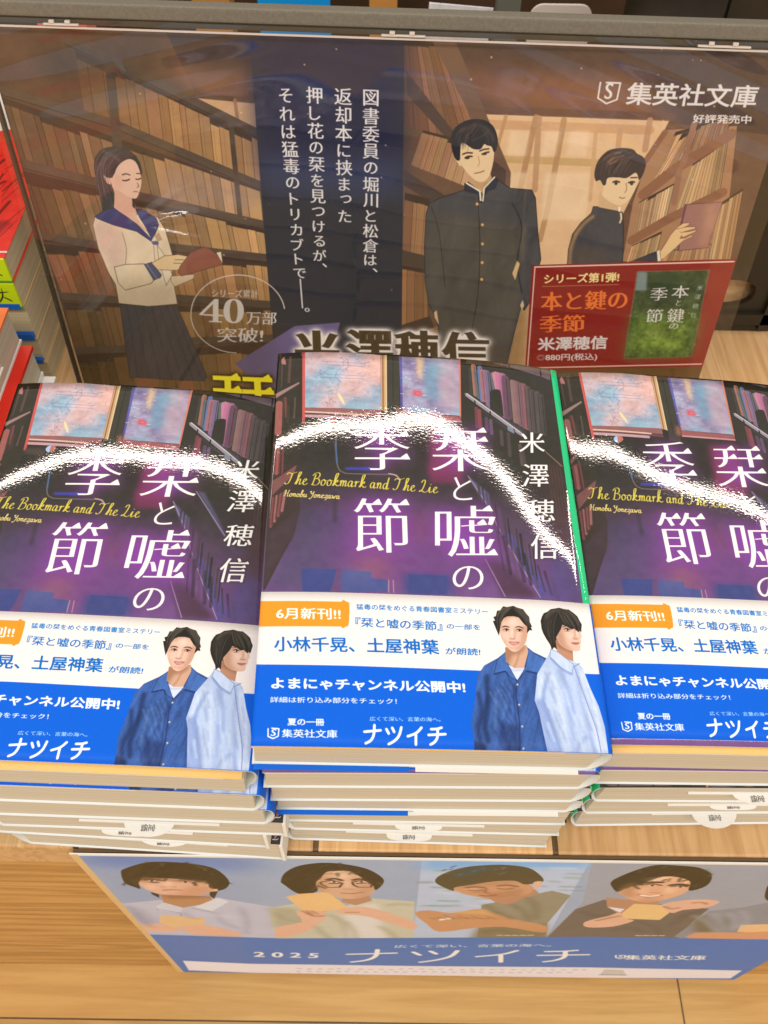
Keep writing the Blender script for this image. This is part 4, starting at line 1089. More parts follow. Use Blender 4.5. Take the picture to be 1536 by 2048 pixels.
po.poly(BO([(920, 1340), (960, 1235), (982, 1260), (945, 1395)]), (224, 178, 120))
po.poly(BO([(280, 1660), (300, 1640), (320, 1760), (285, 1700)]), (224, 178, 130)); po.poly(BO([(985, 1600), (1005, 1555), (1018, 1600), (1000, 1640)]), (224, 178, 130))
po.poly(BO([(550, 540), (740, 520), (770, 600), (680, 690), (580, 640)]), (206, 152, 106))
po.poly(BO([(530, 600), (560, 590), (650, 660), (690, 700), (690, 750), (650, 755), (640, 690), (530, 660)]), (52, 50, 60), line=(30, 28, 30), lw=.3)
po.poly(BO([(770, 540), (800, 580), (780, 640), (720, 660), (690, 700), (700, 640)]), (52, 50, 60), line=(30, 28, 30), lw=.3)
po.stroke(BO([(545, 598), (655, 665), (662, 740)]), 0.8, (240, 216, 180)); po.stroke(BO([(775, 550), (690, 640), (680, 745)]), 0.7, (240, 216, 180))
for x, y in ((632, 770), (676, 940), (676, 1097), (674, 1250), (670, 1388)):
    po.poly(BO([(x - 13, y), (x, y - 13), (x + 13, y), (x, y + 13)]), (232, 160, 84), curve=4)
FS = (240, 196, 146)
po.poly(BO([(480, 330), (520, 260), (640, 230), (760, 280), (770, 380), (750, 490), (720, 560), (670, 590), (610, 570), (540, 500), (490, 420)]), FS, curve=5)
po.poly(BO([(455, 400), (480, 395), (505, 460), (490, 460)]), FS)
HB = (48, 44, 46)
po.poly(BO([(420, 230), (440, 160), (510, 100), (600, 74), (700, 85), (770, 140), (802, 240), (790, 320), (770, 345), (750, 300), (715, 290), (690, 280), (660, 320), (600, 318), (540, 280), (505, 270), (495, 330), (490, 410), (455, 400), (425, 320)]), HB, curve=4)
po.stroke(BO([(500, 170), (560, 150), (640, 120)]), 1.3, (128, 92, 74), 0.5, curve=4, soft=.6); po.stroke(BO([(600, 250), (680, 210), (730, 160)]), 0.6, (110, 88, 78), 0.5, curve=4, soft=.4)
fl(BO, [(515, 362), (550, 350), (592, 352)], .7); fl(BO, [(655, 335), (690, 322), (728, 318)], .7); fl(BO, [(535, 392), (560, 380), (590, 380)], .8); fl(BO, [(675, 362), (700, 350), (728, 344)], .8)
fl(BO, [(545, 394), (562, 392)], 1.1); fl(BO, [(686, 360), (702, 358)], 1.1)
fl(BO, [(640, 380), (652, 430), (640, 462)], .3, (176, 116, 76), .7); fl(BO, [(612, 518), (650, 512), (690, 498)], .5, (150, 84, 64))
# second boy reaching for a violet book (plain made-up figure)
po.poly(BT([(70, 1300), (80, 1150), (120, 1000), (200, 890), (300, 800), (320, 735), (390, 735), (600, 790), (612, 950), (600, 1300)]), UB, line=(36, 30, 28), lw=.35)
po.stroke(BT([(95, 1290), (105, 1150), (150, 1010), (230, 900), (318, 830)]), 1.6, (196, 138, 84), 0.75, curve=4, soft=.6)
po.poly(BT([(140, 1110), (440, 1150), (420, 1290), (110, 1290)]), (90, 74, 62), 0.7, soft=2)
po.poly(BT([(700, 1255), (900, 1175), (935, 1160), (940, 1260)]), (70, 64, 66), line=(40, 34, 32), lw=.3)
po.poly(BT([(930, 1160), (962, 1155), (968, 1255), (938, 1262)]), (240, 214, 180))
po.poly(BT([(1200, 715), (1560, 690), (1420, 1130), (1130, 1160)]), (166, 112, 96), line=(96, 60, 60), lw=.35)
po.poly(BT([(1400, 705), (1560, 690), (1430, 1120), (1330, 1130)]), (196, 138, 104), 0.7, soft=3)
po.stroke(BT([(1210, 720), (1165, 900), (1135, 1155)]), 0.9, (110, 70, 80), 0.9)
for st in ([(960, 1170), (1050, 1020), (1120, 940), (1180, 895), (1240, 890), (1245, 905), (1150, 960)], [(1120, 950), (1220, 930), (1300, 930), (1300, 945), (1160, 985)], [(1140, 985), (1240, 975), (1308, 960), (1305, 975), (1180, 1030)], [(1130, 1040), (1200, 1040), (1268, 1005), (1275, 1020), (1180, 1065), (1100, 1140), (1000, 1230), (968, 1240), (960, 1170), (1060, 1020)]):
    po.poly(BT(st), (236, 188, 130), line=(120, 80, 54), lw=.25)
po.poly(BT([(965, 1175), (1060, 1020), (1130, 950), (1170, 1000), (1130, 1080), (1000, 1230), (968, 1240)]), (236, 188, 130))
po.poly(BT([(380, 590), (560, 700), (575, 780), (370, 740)]), (222, 172, 124))
po.poly(BT([(560, 735), (585, 740), (575, 790), (560, 780)]), (244, 222, 194)); po.stroke(BT([(585, 800), (590, 850), (575, 890)]), 0.8, (240, 200, 150))
po.poly(BT([(420, 480), (520, 440), (740, 420), (735, 520), (690, 630), (590, 722), (480, 690), (400, 610)]), FS, curve=5)
po.poly(BT([(348, 500), (385, 482), (415, 510), (410, 600), (370, 580)]), (230, 178, 128), curve=4)
HC = (74, 58, 52)
po.poly(BT([(330, 420), (350, 330), (400, 250), (480, 190), (600, 172), (700, 185), (740, 225), (800, 260), (825, 330), (800, 420), (760, 480), (745, 430), (720, 410), (640, 460), (560, 455), (460, 460), (440, 520), (415, 530), (385, 480), (345, 490)]), HC, curve=4)
for st in ([(460, 310), (520, 270), (600, 250)], [(480, 325), (560, 290), (620, 270)], [(430, 280), (500, 230), (580, 215)]):
    po.stroke(BT(st), 0.9, (176, 128, 96), 0.7, curve=4, soft=.3)
fl(BT, [(510, 500), (540, 490), (570, 500)], .8); fl(BT, [(660, 505), (690, 495), (715, 500)], .8)
for x, y in ((538, 512), (688, 514)):
    po.poly(BT([(x - 17, y), (x, y - 18), (x + 17, y), (x, y + 18)]), (70, 54, 48), curve=4)
fl(BT, [(680, 458), (740, 455)], .6); fl(BT, [(635, 510), (640, 570), (622, 600)], .35, (160, 104, 70)); fl(BT, [(570, 645), (600, 655), (622, 648)], .45, (150, 90, 66))
GS = G([(305, 1325), (735, 1330), (965, 1870), (940, 1905), (380, 1880), (340, 1600)])
po.fabric(GS, .12, 20, 2.5, 81, .2)
po.fabric(G([(115, 655), (250, 600), (590, 660), (700, 940), (740, 1320), (295, 1315), (220, 1090), (98, 720)]), .06, 9, 5, 82, .3)
po.fabric(BO([(240, 765), (530, 655), (790, 560), (1080, 655), (1155, 1220), (1020, 1640), (860, 2150), (340, 2150), (205, 1400)]), .13, 14, 6, 83, .15)
po.fabric(BT([(70, 1300), (120, 1000), (320, 735), (600, 790), (600, 1300)]), .13, 8, 5, 84, -.2)
po.strands(G([(300, 130), (180, 180), (120, 300), (170, 560)]), G([(320, 150), (240, 210), (190, 330), (240, 560)]), 40, .3, [(96, 86, 84), (44, 38, 38), (120, 108, 104)], .5, 4, 85)
po.strands(BO([(600, 90), (500, 140), (440, 230), (470, 330)]), BO([(680, 100), (640, 160), (600, 230), (580, 300)]), 34, .3, [(90, 78, 74), (30, 27, 29), (110, 86, 74)], .5, 3, 86)
po.strands(BO([(640, 90), (720, 130), (780, 220), (785, 310)]), BO([(640, 110), (690, 170), (720, 240), (720, 280)]), 24, .3, [(90, 78, 74), (30, 27, 29)], .5, 3, 87)
po.strands(BT([(640, 190), (500, 210), (390, 300), (370, 440)]), BT([(720, 220), (660, 290), (600, 380), (560, 440)]), 46, .3, [(110, 88, 78), (52, 40, 36), (140, 106, 84)], .5, 4, 88)
po.poly([(150, 560), (545, 560), (552, 800), (170, 800)], (60, 46, 24), 0.22, soft=9)
# imprint name, upper right
shield(po, Q2, [(866, 330), (856, 392), (890, 414), (932, 398), (946, 332), (890, 330)], 0.7, (880, 332, 918, 396), PT)
po.text('集英社文庫', Q2([(964, 420)])[0], Q2([(1484, 432)])[0], Q2([(976, 328)])[0], PT, wt=(0.02, 0.016), slant=0.0)
po.text('好評発売中', Q2([(1234, 492)])[0], Q2([(1468, 496)])[0], Q2([(1236, 456)])[0], PT, wt=(0.026, 0.02))
# author and title in big letters, running out of sight behind the books
for sx, l, r, t, b in (('米', 582, 680, 660, 752), ('澤', 688, 782, 658, 752), ('穂', 786, 876, 660, 752), ('信', 880, 974, 662, 752)):
    po.text(sx, (l + 6, b), (r + 6, b + 2), (l, t), (82, 66, 44), wt=(0.05, 0.01), glow=((252, 240, 226), 2.6, 3.0))
po.text('栞', (430, 860), (556, 866), (417, 744), (250, 226, 40), wt=(0.012, 0.0), serif=0.05, glow=((66, 50, 24), 2.4, 3.0))
# red panel announcing the earlier book
po.poly(KR([(596, 164), (1404, 138), (1274, 566), (1230, 640), (566, 576)]), (142, 40, 30))
po.poly(KR([(566, 576), (1272, 566), (1240, 640), (560, 640)]), (112, 76, 40))
RED = (146, 40, 30)
po.poly(KR([(592, 160), (1410, 136), (1274, 566), (564, 580)]), RED)
po.stroke(KR([(604, 168), (1400, 146)]), 0.8, (244, 190, 170)); po.stroke(KR([(604, 168), (574, 572)]), 0.6, (236, 190, 170)); po.stroke(KR([(574, 572), (1270, 556)]), 0.8, (240, 186, 166))
YL, OR = (250, 220, 140), (246, 120, 50)
pt('シリーズ第1弾!', 640, 196, 940, 236, YL, (0.03, 0.026), -8, KR)
po.stroke(KR([(634, 246), (940, 238)]), 0.35, (210, 150, 90), 0.8)
pt('本と鍵の', 626, 268, 972, 344, OR, (0.03, -0.004), -8, KR, serif=0.05)
pt('季節', 620, 362, 802, 430, OR, (0.03, -0.004), -4, KR, serif=0.05)
pt('米澤穂信', 614, 450, 892, 504, PT, (0.03, 0.026), -8, KR)
pt('◎880円(税込)', 612, 516, 852, 548, PT, (0.02, 0.016), -4, KR)
# small picture of that book: soft green with white lettering
po.poly(KR([(1014, 186), (1302, 180), (1230, 526), (960, 534)]), (72, 80, 46))
po.poly(KR([(990, 360), (1262, 350), (1230, 524), (962, 532)]), (104, 122, 48), 0.9, soft=6)
po.poly(KR([(1040, 400), (1230, 390), (1225, 480), (1010, 500)]), (132, 146, 58), 0.7, soft=7)
GQ = KR([(1014, 186), (1302, 180), (1230, 526), (960, 534)])
po.fabric(GQ, .35, 6, 5, 91); po.fabric(GQ, .22, 1.6, 1.6, 92)
for k in range(50):
    x, y = rng.uniform(985, 1250), rng.uniform(330, 515)
    po.poly(KR([(x - 5, y), (x, y - 5), (x + 5, y), (x, y + 5)]), [(150, 158, 60), (84, 104, 44), (176, 166, 96), (70, 88, 40)][k % 4], .5, soft=.5, curve=3)
po.poly(KR([(1014, 186), (1054, 188), (1050, 262), (1004, 262)]), (150, 156, 150), 0.8, soft=.8)
po.poly(KR([(1080, 190), (1180, 190), (1170, 300), (1060, 300)]), (60, 70, 44), 0.8, soft=2)
po.poly(KR([(1060, 420), (1110, 410), (1110, 440), (1065, 445)]), (168, 160, 90), 0.5, soft=3)
po.stroke(KR([(1014, 186), (1302, 180), (1230, 526), (960, 534), (1014, 186)]), 0.35, (150, 110, 80), 0.8)
for ch, l, t, r, b in (('季', 1062, 250, 1132, 302), ('本', 1148, 242, 1218, 292), ('節', 1046, 336, 1112, 390), ('鍵', 1130, 334, 1198, 390), ('と', 1166, 300, 1186, 322), ('の', 1138, 394, 1174, 416)):
    po.text(ch, KR([(l, b)])[0], KR([(r, b)])[0], KR([(l + 6, t)])[0], PT, wt=(0.01, -0.008), serif=0.04)
po.vtext('米澤穂信', KR([(1268, 232)])[0], KR([(1234, 378)])[0], 0.62, (220, 214, 196), wt=(-0.008, -0.01))
po.noise(0.018, 0.8, 43, octaves=2)
IMG_POSTER = po.image('poster_artwork')

# ------------------------------------------------------------------ artwork: banner on the front board (347.5 x 251.5 mm)
BAW, BAH = 347.5, 251.5
banner_mm = homography([(355, 1940), (1466, 1960), (140, 1703), (1866, 1733)], [(0, 0), (BAW, 0), (0, BAH), (BAW, BAH)])
ba = Canvas(BAW, BAH, 3.6, (150, 160, 184), banner_mm, (226, 208, 200))
N1, N2, N3, N4 = crop(140, 1690, 4.267), crop(480, 1690, 4.267), crop(820, 1690, 4.267), crop(1176, 1690, 4.267)
ba.poly(N1([(40, 40), (1600, 90), (1600, 200), (140, 180)]), (96, 120, 178), 0.9, soft=14)
ba.poly(N1([(150, 180), (1500, 300), (1536, 500), (440, 480)]), (140, 150, 180), 0.8, soft=10)
ba.poly(N3([(96, 90), (1536, 108), (1300, 520), (1150, 790), (10, 790)]), (176, 184, 208))
ba.poly(N3([(96, 90), (1536, 108), (1500, 190), (80, 200)]), (118, 164, 216), 0.9, soft=6)
for k in range(46):
    x, y = rng.uniform(60, 1350), rng.uniform(180, 520)
    ba.stroke(N3([(x, y), (x + rng.uniform(60, 260), y + rng.uniform(-6, 10))]), rng.uniform(1, 4), [(140, 152, 140), (196, 200, 218), (112, 130, 126), (160, 190, 206)][k % 4], 0.5, soft=1.2)
ba.poly(N4([(30, 108), (1620, 130), (1620, 800), (-400, 800), (-60, 480)]), (150, 150, 162))
BHR = (46, 38, 22)
FL, FLD = (216, 166, 142), (176, 126, 100)
# first: fringe over the eyes, pale shirt
ba.poly(N1([(430, 480), (740, 450), (1260, 430), (1536, 480), (1760, 520), (1760, 800), (680, 760)]), (182, 178, 196))
ba.poly(N1([(430, 480), (600, 520), (760, 640), (700, 680), (560, 620)]), (150, 146, 166), 0.7, soft=5)
ba.poly(N1([(770, 400), (1200, 420), (1220, 470), (960, 515), (800, 480)]), (176, 126, 90))
ba.poly(N1([(730, 500), (800, 470), (960, 515), (940, 560), (760, 540)]), (196, 192, 206)); ba.poly(N1([(1060, 510), (1260, 430), (1350, 465), (1210, 545)]), (206, 202, 212))
ba.stroke(N1([(740, 525), (940, 560)]), 1, (120, 116, 136), 0.6); ba.stroke(N1([(1040, 520), (1210, 555)]), 1, (120, 116, 136), 0.6); ba.stroke(N1([(940, 560), (950, 600)]), .8, (130, 126, 146), 0.6)
ba.poly(N1([(590, 280), (700, 240), (1100, 270), (1220, 340), (1210, 380), (1100, 410), (840, 410), (680, 370), (600, 320)]), FL, curve=5)
ba.poly(N1([(440, 215), (470, 180), (640, 130), (800, 122), (1050, 140), (1240, 185), (1350, 280), (1340, 340), (1265, 370), (1190, 345), (1170, 310), (1060, 290), (860, 265), (680, 265), (590, 290), (600, 350), (560, 340), (470, 300)]), BHR, curve=4)
ba.poly(N1([(1190, 380), (1260, 375), (1225, 440), (1190, 410)]), BHR); ba.poly(N1([(690, 380), (760, 400), (760, 430), (700, 400)]), BHR); ba.poly(N1([(1190, 355), (1260, 355), (1255, 375), (1195, 378)]), FL)
ba.stroke(N1([(800, 365), (880, 360), (950, 366)]), 1.6, (160, 96, 82), 0.8); ba.stroke(N1([(780, 335), (840, 330), (900, 338)]), 1.2, FLD, 0.8); ba.stroke(N1([(620, 270), (760, 278)]), 1.2, (110, 76, 50), 0.6)
ba.poly(N1([(600, 660), (770, 650), (920, 690), (880, 720), (660, 710)]), FL, curve=4); ba.poly(N1([(770, 575), (1150, 605), (1140, 670), (900, 690), (760, 640)]), (218, 176, 130))
ba.poly(N1([(920, 675), (1150, 665), (1380, 715), (1450, 735), (1430, 765), (1100, 750), (930, 700)]), FL, curve=4)
# second: glasses, letter in front of the chin
ba.poly(N2([(240, 520), (480, 480), (700, 560), (1100, 440), (1480, 470), (1470, 800), (300, 800)]), (190, 182, 164))
ba.poly(N2([(900, 520), (1160, 480), (1240, 800), (850, 800)]), (214, 204, 202), 0.9, soft=4)
ba.poly(N2([(240, 520), (460, 520), (600, 640), (300, 690)]), (160, 152, 130), 0.8, soft=4)
ba.poly(N2([(860, 420), (1080, 400), (1120, 460), (980, 500), (860, 470)]), FLD)
ba.poly(N2([(640, 290), (740, 210), (940, 210), (1080, 270), (1140, 340), (1120, 400), (1000, 440), (860, 440), (720, 400), (650, 350)]), (206, 160, 132), curve=5)
ba.poly(N2([(345, 290), (380, 220), (500, 160), (700, 135), (900, 150), (1080, 190), (1200, 260), (1215, 310), (1150, 370), (1120, 320), (1040, 270), (940, 210), (820, 205), (730, 215), (680, 270), (640, 310), (650, 380), (500, 400), (370, 320)]), BHR, curve=4)
for q in ([(680, 300), (780, 285), (870, 310), (840, 345), (740, 345), (690, 320)], [(950, 300), (1050, 285), (1120, 310), (1110, 345), (1000, 345), (960, 325)]):
    ba.stroke(N2(q + q[:1]), 1.1, (60, 44, 34), 0.9)
ba.stroke(N2([(760, 312), (840, 312)]), 1.4, (60, 44, 34), 0.8); ba.stroke(N2([(990, 312), (1060, 310)]), 1.4, (60, 44, 34), 0.8); ba.stroke(N2([(860, 395), (950, 400), (1040, 388)]), 1.4, (158, 92, 80), 0.8); ba.stroke(N2([(880, 360), (960, 362)]), 1, FLD)
ba.poly(N2([(385, 425), (500, 400), (740, 385), (920, 520), (720, 550), (540, 550)]), (224, 178, 124))
ba.poly(N2([(470, 550), (600, 540), (720, 560), (720, 610), (560, 720), (330, 775), (300, 690), (520, 640)]), FL, curve=3)
ba.poly(N2([(820, 540), (960, 515), (1120, 525), (1470, 640), (1450, 710), (1100, 600), (860, 575)]), FL, curve=3)
# third: looking down by the water
ba.poly(N3([(600, 500), (820, 460), (1200, 380), (1360, 420), (1160, 660), (1150, 790), (560, 790)]), (140, 130, 110))
ba.poly(N3([(560, 700), (1150, 660), (1150, 790), (500, 790)]), (118, 104, 76), 0.8, soft=4)
ba.poly(N3([(650, 440), (1040, 360), (1090, 400), (820, 500), (720, 480)]), FLD)
ba.poly(N3([(350, 350), (560, 300), (860, 290), (1040, 350), (960, 420), (700, 450), (560, 430), (430, 400)]), (196, 142, 108), curve=5)
ba.poly(N3([(400, 370), (560, 385), (700, 380), (560, 400)]), (150, 96, 70), 0.6, soft=2)
ba.poly(N3([(205, 300), (240, 250), (380, 195), (560, 165), (800, 158), (1000, 185), (1100, 250), (1125, 300), (1040, 320), (960, 325), (880, 295), (700, 300), (500, 330), (370, 350), (360, 380), (260, 340)]), (74, 66, 44), curve=4)
ba.poly(N3([(330, 250), (520, 180), (760, 170), (560, 230), (400, 270)]), (52, 76, 88), 0.7, soft=3)
for k in range(24):
    x, y = rng.uniform(240, 900), rng.uniform(170, 250)
    ba.stroke(N3([(x, y), (x + 30, y - 8)]), .9, [(96, 122, 140), (52, 60, 60)][k % 2], .5)
ba.poly(N3([(1040, 310), (1110, 300), (1105, 340), (1050, 360)]), FL, curve=4)
ba.poly(N3([(30, 570), (150, 545), (350, 570), (560, 535), (700, 560), (860, 620), (1140, 680), (1120, 740), (800, 690), (520, 700), (240, 730), (130, 660)]), (192, 136, 98), curve=3)
ba.poly(N3([(230, 620), (340, 605), (350, 620), (240, 635)]), (226, 214, 206)); ba.poly(N3([(300, 560), (620, 540), (760, 590), (420, 570)]), (206, 158, 104), 0.8, soft=2)
# fourth: smiling, letter under the chin
ba.poly(N4([(-120, 540), (120, 460), (600, 500), (1020, 540), (880, 650), (760, 800), (-380, 800)]), (104, 92, 86))
ba.poly(N4([(140, 440), (400, 470), (600, 460), (560, 560), (280, 600), (150, 520)]), FLD)
ba.poly(N4([(150, 520), (300, 540), (260, 570)]), (214, 208, 216))
ba.poly(N4([(240, 360), (430, 280), (700, 258), (850, 290), (870, 340), (800, 410), (600, 470), (440, 480), (290, 430)]), (214, 160, 128), curve=5)
ba.poly(N4([(190, 300), (360, 220), (560, 165), (760, 170), (940, 190), (1040, 250), (1000, 340), (850, 385), (860, 310), (760, 270), (620, 265), (480, 310), (350, 350), (240, 385), (200, 360)]), BHR, curve=4)
ba.stroke(N4([(450, 335), (540, 325), (610, 338)]), 1.6, (90, 60, 44), .8); ba.stroke(N4([(700, 350), (770, 342), (830, 350)]), 1.6, (90, 60, 44), .8); ba.stroke(N4([(420, 415), (500, 440), (610, 425)]), 2.0, (176, 100, 90), .8); ba.stroke(N4([(520, 400), (600, 400)]), 1, FLD)
ba.poly(N4([(380, 495), (690, 510), (700, 560), (600, 635), (220, 620)]), (222, 180, 124))
ba.poly(N4([(-40, 650), (150, 600), (260, 570), (300, 620), (380, 640), (200, 690), (-20, 695)]), FL, curve=3)
ba.poly(N4([(620, 500), (900, 460), (1110, 478), (1000, 530), (800, 550), (700, 575)]), FL, curve=3)
# fifth, half out of the picture: grey shirt
ba.poly(N4([(720, 780), (1020, 560), (1300, 530), (1560, 480), (1800, 520), (2400, 620), (2400, 800), (860, 800)]), (132, 130, 140))
ba.poly(N4([(880, 620), (960, 590), (1100, 740), (900, 740)]), (100, 88, 64), 0.8, soft=4); ba.poly(N4([(1120, 600), (1200, 640), (1180, 730), (1120, 720)]), (96, 88, 74), 0.7, soft=4)
ba.poly(N4([(1505, 380), (1560, 320), (1800, 250), (2100, 260), (2200, 340), (2100, 440), (1700, 480), (1515, 470)]), BHR, curve=4)
ba.poly(N4([(1600, 400), (1800, 340), (2050, 360), (2000, 470), (1800, 520), (1640, 480)]), FL, curve=4)
ba.poly(N4([(1290, 680), (1700, 670), (1700, 760), (1260, 740)]), (224, 176, 128)); ba.poly(N4([(820, 780), (900, 745), (1300, 745), (1700, 730), (1700, 800), (860, 800)]), (206, 142, 104))
SHD, HLT = (140, 92, 66), (242, 202, 178)
def sb(k, pts, w, rgb, a, sf=3.0): ba.stroke(k(pts), w * (1.0 if sf > 2 else 1.35), rgb, min(1, a * (1.0 if sf > 2 else 1.25)), curve=4, soft=sf * (1.0 if sf > 2 else .55))
def shade(k, outline, items, curve=5):
    def f():
        for pts, rgb, a, sf in items: ba.poly(k(pts), rgb, a, soft=sf)
    ba.inside(k(outline), f, curve)
shade(N1, [(590, 280), (700, 240), (1100, 270), (1220, 340), (1210, 380), (1100, 410), (840, 410), (680, 370), (600, 320)], [([(590, 250), (1240, 290), (1240, 320), (820, 290), (600, 300)], (150, 104, 76), .6, 2.5), ([(1000, 330), (1230, 330), (1200, 420), (900, 420)], (180, 124, 92), .55, 4), ([(800, 280), (870, 290), (860, 340), (800, 335)], HLT, .6, 2), ([(640, 310), (740, 320), (740, 360), (660, 350)], HLT, .45, 3)])
shade(N1, [(770, 400), (1200, 420), (1220, 470), (960, 515), (800, 480)], [([(760, 395), (1210, 400), (1190, 430), (850, 440)], (132, 88, 60), .6, 3)], 0)
sb(N1, [(640, 276), (700, 272), (770, 280)], 1.4, (86, 58, 40), .7, 1); sb(N1, [(930, 284), (1000, 288), (1060, 300)], 1.0, (120, 80, 58), .6, 1.2); sb(N1, [(690, 296), (720, 300), (750, 298)], 1.0, (70, 46, 36), .7, .8)
for st in ([(560, 560), (620, 640), (700, 680)], [(500, 500), (600, 600), (680, 660)], [(1240, 560), (1300, 640), (1420, 690)], [(1450, 520), (1500, 620), (1500, 740)], [(980, 560), (1020, 600), (1100, 610)]):
    sb(N1, st, 3, (140, 136, 160), .5, 3)
sb(N1, [(1050, 560), (1200, 580), (1400, 600)], 5, (204, 200, 212), .5, 5)
shade(N2, [(640, 290), (740, 210), (940, 210), (1080, 270), (1140, 340), (1120, 400), (1000, 440), (860, 440), (720, 400), (650, 350)], [([(640, 280), (720, 230), (720, 400), (650, 380)], (164, 114, 86), .6, 4), ([(780, 225), (940, 225), (920, 275), (800, 275)], HLT, .6, 4), ([(1040, 330), (1140, 330), (1080, 440), (980, 440)], (172, 120, 92), .5, 4), ([(880, 290), (930, 290), (930, 350), (890, 350)], HLT, .6, 2)])
sb(N2, [(740, 280), (800, 270), (860, 286)], 1.6, (70, 50, 36), .8, .8); sb(N2, [(960, 284), (1020, 274), (1080, 290)], 1.6, (70, 50, 36), .8, .8)
for st in ([(300, 560), (380, 620), (500, 640)], [(760, 580), (860, 640), (900, 780)], [(640, 680), (700, 740), (760, 790)], [(1180, 680), (1280, 740), (1320, 790)], [(1250, 500), (1350, 490), (1450, 500)], [(900, 640), (960, 720), (980, 790)]):
    sb(N2, st, 3, (146, 138, 112), .55, 3)
sb(N2, [(560, 560), (620, 590), (700, 590)], 1.6, (150, 96, 70), .6, 1.2); sb(N2, [(900, 560), (1000, 560)], 1.4, (160, 108, 80), .6, 1.2)
for x in (520, 560, 600): sb(N2, [(x, 545), (x + 60, 575)], 1.0, (166, 112, 84), .6, .8)
shade(N3, [(350, 350), (560, 300), (860, 290), (1040, 350), (960, 420), (700, 450), (560, 430), (430, 400)], [([(360, 340), (900, 290), (900, 312), (440, 352)], (150, 104, 78), .45, 4), ([(640, 400), (960, 360), (940, 430), (660, 455)], (160, 108, 80), .6, 3), ([(460, 360), (560, 350), (560, 385), (480, 388)], (222, 172, 142), .5, 2)])
sb(N3, [(470, 352), (540, 346), (620, 352)], 1.5, (90, 62, 46), .5, 1.4); sb(N3, [(740, 338), (820, 332), (900, 344)], 1.5, (90, 62, 46), .5, 1.4); sb(N3, [(490, 374), (550, 378), (610, 372)], 1.0, (90, 58, 44), .5, 1.2); sb(N3, [(740, 362), (810, 366), (870, 358)], 1.0, (90, 58, 44), .5, 1.2); sb(N3, [(640, 360), (630, 395), (670, 402)], 1.0, (140, 92, 68), .6, 1); sb(N3, [(590, 418), (650, 424), (720, 416)], 1.3, (150, 84, 74), .8, .6)
for st in ([(860, 500), (960, 560), (1000, 640)], [(1000, 440), (1060, 520), (1060, 620)], [(700, 560), (800, 590), (860, 620)], [(640, 500), (720, 560), (760, 580)], [(620, 740), (760, 720), (900, 760)]):
    sb(N3, st, 3, (100, 92, 72), .55, 3)
for x in range(160, 700, 60): sb(N3, [(x, 590 + (x % 7) * 4), (x + 80, 620 + (x % 5) * 8)], 1.2, (150, 100, 70), .5, 1.5)
shade(N4, [(240, 360), (430, 280), (700, 258), (850, 290), (870, 340), (800, 410), (600, 470), (440, 480), (290, 430)], [([(240, 360), (420, 300), (380, 440), (280, 440)], (164, 112, 84), .6, 4), ([(480, 280), (720, 262), (700, 310), (520, 320)], HLT, .55, 4), ([(400, 370), (480, 360), (480, 410), (420, 410)], (232, 184, 156), .6, 3), ([(640, 360), (720, 350), (720, 400), (640, 410)], HLT, .6, 3), ([(420, 450), (620, 445), (560, 490), (420, 490)], (180, 126, 98), .5, 3)])
for a, b_ in (((440, 320), (620, 312)), ((690, 338), (840, 340))): sb(N4, [a, ((a[0] + b_[0]) / 2, a[1] - 8), b_], 1.8, (56, 40, 30), .85, .7)
sb(N4, [(440, 422), (510, 432), (590, 424)], 1.2, (238, 222, 214), .8, .5)
for st in ([(-60, 560), (60, 600), (160, 590)], [(440, 650), (560, 700), (600, 770)], [(760, 620), (860, 580), (960, 560)], [(200, 720), (360, 700), (460, 740)], [(700, 680), (760, 640), (800, 600)]):
    sb(N4, st, 3, (78, 66, 60), .5, 3)
for st in ([(900, 600), (1000, 660), (1090, 740)], [(1060, 580), (1130, 660), (1140, 720)], [(1300, 560), (1350, 640), (1280, 700)], [(1200, 580), (1240, 640), (1220, 720)]):
    sb(N4, st, 3, (166, 166, 178), .55, 3)
sb(N4, [(880, 490), (960, 486), (1000, 500)], 1.4, (160, 108, 80), .6, 1); sb(N4, [(640, 520), (700, 540), (760, 530)], 1.6, (166, 112, 84), .6, 1.2); sb(N4, [(60, 640), (200, 610), (260, 600)], 1.6, (160, 108, 78), .6, 1.2)
for k_, pts in ((N1, [(700, 284), (985, 296)]), (N2, [(795, 300), (1030, 300)]), (N4, [(535, 340), (775, 352)])):
    for x, y in pts:
        ba.poly(k_([(x - 34, y), (x, y - 6), (x + 34, y), (x, y + 5)]), (232, 214, 204), .7, curve=4)
        ba.poly(k_([(x - 15, y), (x, y - 6), (x + 15, y), (x, y + 6)]), (48, 32, 26), curve=4)
for k_, o in ((N1, [(440, 215), (640, 130), (1050, 140), (1340, 300), (1190, 330), (860, 262), (590, 285), (470, 300)]), (N2, [(345, 290), (500, 160), (900, 150), (1215, 300), (1120, 310), (940, 210), (700, 240), (650, 370), (400, 330)]), (N4, [(190, 300), (560, 165), (940, 190), (1040, 250), (860, 370), (760, 270), (480, 310), (240, 385)])):
    ba.fabric(k_(o), .35, 6, 2.0, int(o[0][0]), .6)
    for t in range(24):
        j = rng.integers(len(o) - 1); p0, p1 = np.array(o[j]), np.array(o[j + 1]); m = p0 + (p1 - p0) * rng.random()
        sb(k_, [tuple(m), tuple(m + rng.uniform(-30, 60, 2) * [1, .5])], 1.0, [(96, 82, 56), (40, 32, 18)][t % 2], .5, .8)
ba.noise(0.03, 10, 51)
